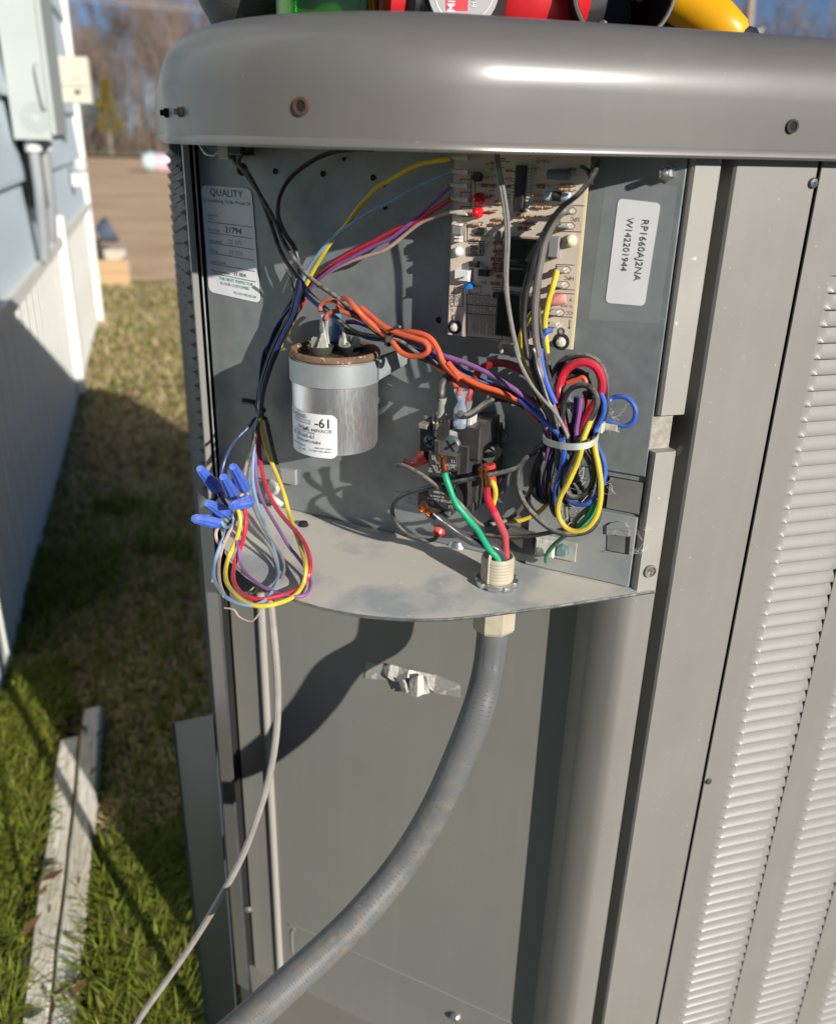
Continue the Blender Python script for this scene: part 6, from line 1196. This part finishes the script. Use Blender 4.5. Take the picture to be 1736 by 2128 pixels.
for k, (P_, lab) in enumerate(zip(dk, dl)):
    h0 = .026 - .0025 * (k % 3)
    wire(['Z7'] + [(P_[0][0], P_[0][1] - 180, h0)] + [(x, y, h0 + .008 * math.sin(i * .8)) for i, (x, y) in enumerate(P_)], T4, WTAUPE if k == 8 else (WG if k % 2 else WB), lab, CG)
for k, (P_, m_, lab) in enumerate((((( 760, 760), (775, 860), (800, 980), (812, 1000)), WB, 'black wire inside the upper coil left of the purple stub'), (((850, 680), (845, 760), (830, 860), (800, 940)), WNV, 'navy wire deep inside the upper coil'), (((880, 690), (870, 800), (850, 920), (850, 1000)), WP_, 'purple stub deep inside the upper coil'), (((910, 640), (930, 740), (900, 850), (860, 960)), WRED2, 'dark red wire inside the upper coil'), (((790, 500), (850, 490), (910, 520), (945, 600), (950, 700)), WB, 'black wire under the red arch of the coil'), (((780, 580), (840, 560), (900, 540), (925, 580)), WOR, 'orange bit of wire under the red arch of the coil'), (((1020, 720), (1025, 790), (1000, 880), (960, 980)), WTAUPE, 'brown wire along the inner right of the upper coil'), (((740, 620), (790, 540), (860, 520), (940, 520)), WG, 'grey wire crossing under the red arch of the coil'), (((740, 770), (755, 860), (775, 940), (795, 1000)), mat('red_black_cloth', (.45, .03, .05), (.03, .02, .02), rough=.6, scale=500), 'red and black speckled wire at the left of the upper coil'), (((690, 560), (670, 620), (690, 720), (720, 820), (760, 960)), WG, 'grey wire at the left neck of the coil'), (((630, 830), (660, 900), (690, 980), (705, 1010)), WB, 'black wire entering the coil from the left'))):
    wire(['Z7'] + [(x, y, .020 + .004 * (k % 3)) for x, y in P_], T3 if k not in (4,) else T4, m_, lab, CG)
wire(['Z7', (640, 1020, .028), (560, 1080), (485, 1130, .036), (435, 1210), (418, 1310), (440, 1420), (500, 1520), (590, 1610), (680, 1675), (760, 1700, .048), (860, 1698), (950, 1670), (1010, 1590), (1020, 1500, .036)], T4, WG, 'dusty dark wire swinging out in the wide loop left of the coil', CG)
wire(['Z7', (985, 1440, .038), (975, 1510), (930, 1580), (870, 1640), (800, 1690, .034), (720, 1750), (660, 1810), (630, 1860), (625, 1905, .008)], T3, WGY, 'green and yellow earth wire running from the coil to the ground lug', CG)
wire(['Z7', (990, 1440, .042), (965, 1530), (905, 1610, .04), (860, 1650)], T4 * 1.2, WGR, 'thick green wire end at the lower right inside the coil', CG)
wire(['Z7', (775, 1480, .036), (780, 1560), (800, 1640), (820, 1650, .040), (850, 1590), (900, 1540), (950, 1500)], T3, wmat('rusty_grey', (.25, .19, .14), .6, .3), 'grey brown wire with a frayed rusty end at the bottom of the coil', CG)
mb = MB(); rg = random.Random(4)
for i in range(26):
    c_ = och(*D('Z7', rg.uniform(790, 940), rg.uniform(1180, 1640)), .034 + rg.uniform(-.004, .008)); p = [c_ + Vector((rg.uniform(-.006, .006), rg.uniform(-.004, .004), rg.uniform(-.006, .006))) for _ in range(4)]; mb.tube(spline(p, 4), .00012, 3, caps=False)
for i in range(38):
    fx = rg.choice((('Z7', 700, 780, 640, 780), ('Z7', 1060, 1180, 740, 1000), ('Z7', 960, 1090, 1150, 1400), ('Z7', 640, 760, 1480, 1600), ('Z7', 1260, 1380, 1600, 1900)))
    c_ = och(*D(fx[0], rg.uniform(fx[1], fx[2]), rg.uniform(fx[3], fx[4])), .004 + rg.random() * .012); p = [c_ + Vector((rg.uniform(-.005, .005), rg.uniform(-.003, .003), rg.uniform(-.005, .005))) for _ in range(4)]; mb.tube(spline(p, 4), .00007, 3, caps=False)
tag(mb.build('cobweb', mat('cobweb', (.6, .58, .55), rough=.8)), 'wispy cobweb threads caught on the coil and around the plates', 'cobweb', kind='stuff')
# white tie around the coil
TIEM = mat('white_tie', (.62, .64, .55), (.56, .58, .49), rough=.4, scale=40, trans=.15)
tie = thing('cable_tie', och(*D('Z7', 810, 1000), .03), 'off white cable tie around the waist of the wire coil', 'cable tie')
fr_ = [(607, 965, .030), (615, 1000, .044), (650, 1022, .054), (720, 1042, .060), (800, 1052, .062), (870, 1050, .062), (940, 1038, .058), (985, 1010, .050), (1008, 975, .036), (1010, 950, .022)]
P_ = spline([och(*D('Z7', x, y), h) for x, y, h in fr_], 4); back = spline([och(*D('Z7', x, y), h) for x, y, h in ((1010, 950, .022), (950, 935, .010), (800, 930, .006), (680, 940, .010), (607, 965, .030))], 4)
loop = P_ + back[1:-1]; mb = MB(); cen = sum(loop, Vector()) / len(loop)
for p in loop:
    o = (p - cen); o.z = 0; o = o.normalized() * .0007; 
    for (q, s) in ((0, -1), (1, -1), (1, 1), (0, 1)): mb.v.append(p + o * q + ZUP * .0019 * s)
n = len(loop)
for i in range(n):
    j = (i + 1) % n
    for k in range(4): k2 = (k + 1) % 4; mb.face((4 * i + k, 4 * j + k, 4 * j + k2, 4 * i + k2))
mb.build('band', TIEM, tie, True)
mb = MB(); mb.pbox(1003, 1042, 880, 955, .024, .030, 'Z7', .0006); mb.build('head', TIEM, tie)
mb = MB(); mb.pbox(1040, 1150, 885, 935, .022, .0235, 'Z7', .0003); mb.build('tail', mat('dirty_tail', (.56, .53, .42), (.42, .36, .26), rough=.6, scale=120), tie)
# vertical back harness piece behind the loops at lower left of the wall
mb = MB(); mb.tube(spline([och(*D('Z8', x, y), h) for x, y, h in ((850, 790, .006), (900, 830, .010), (880, 880, .008), (820, 900, .006), (880, 940, .010), (940, 990, .008))], 4), .0022, 8); tag(mb.build('foam_seal', mat('pale_foam', (.55, .52, .46), rough=.9, bump=.0004, bscale=200), smooth=True), 'blob of pale sealant at the lower left corner of the back wall', 'sealant')
mb = MB(); mb.pbox(535, 612, 970, 1000, .0005, .004, 'D'); tag(mb.build('wall_bracket', GALVD), 'small galvanised bracket low on the back wall behind the yellow wire', 'bracket')
print('OBJ', len(bpy.data.objects), 'TRI', sum(len(o.data.polygons) for o in bpy.data.objects if o.type == 'MESH'))
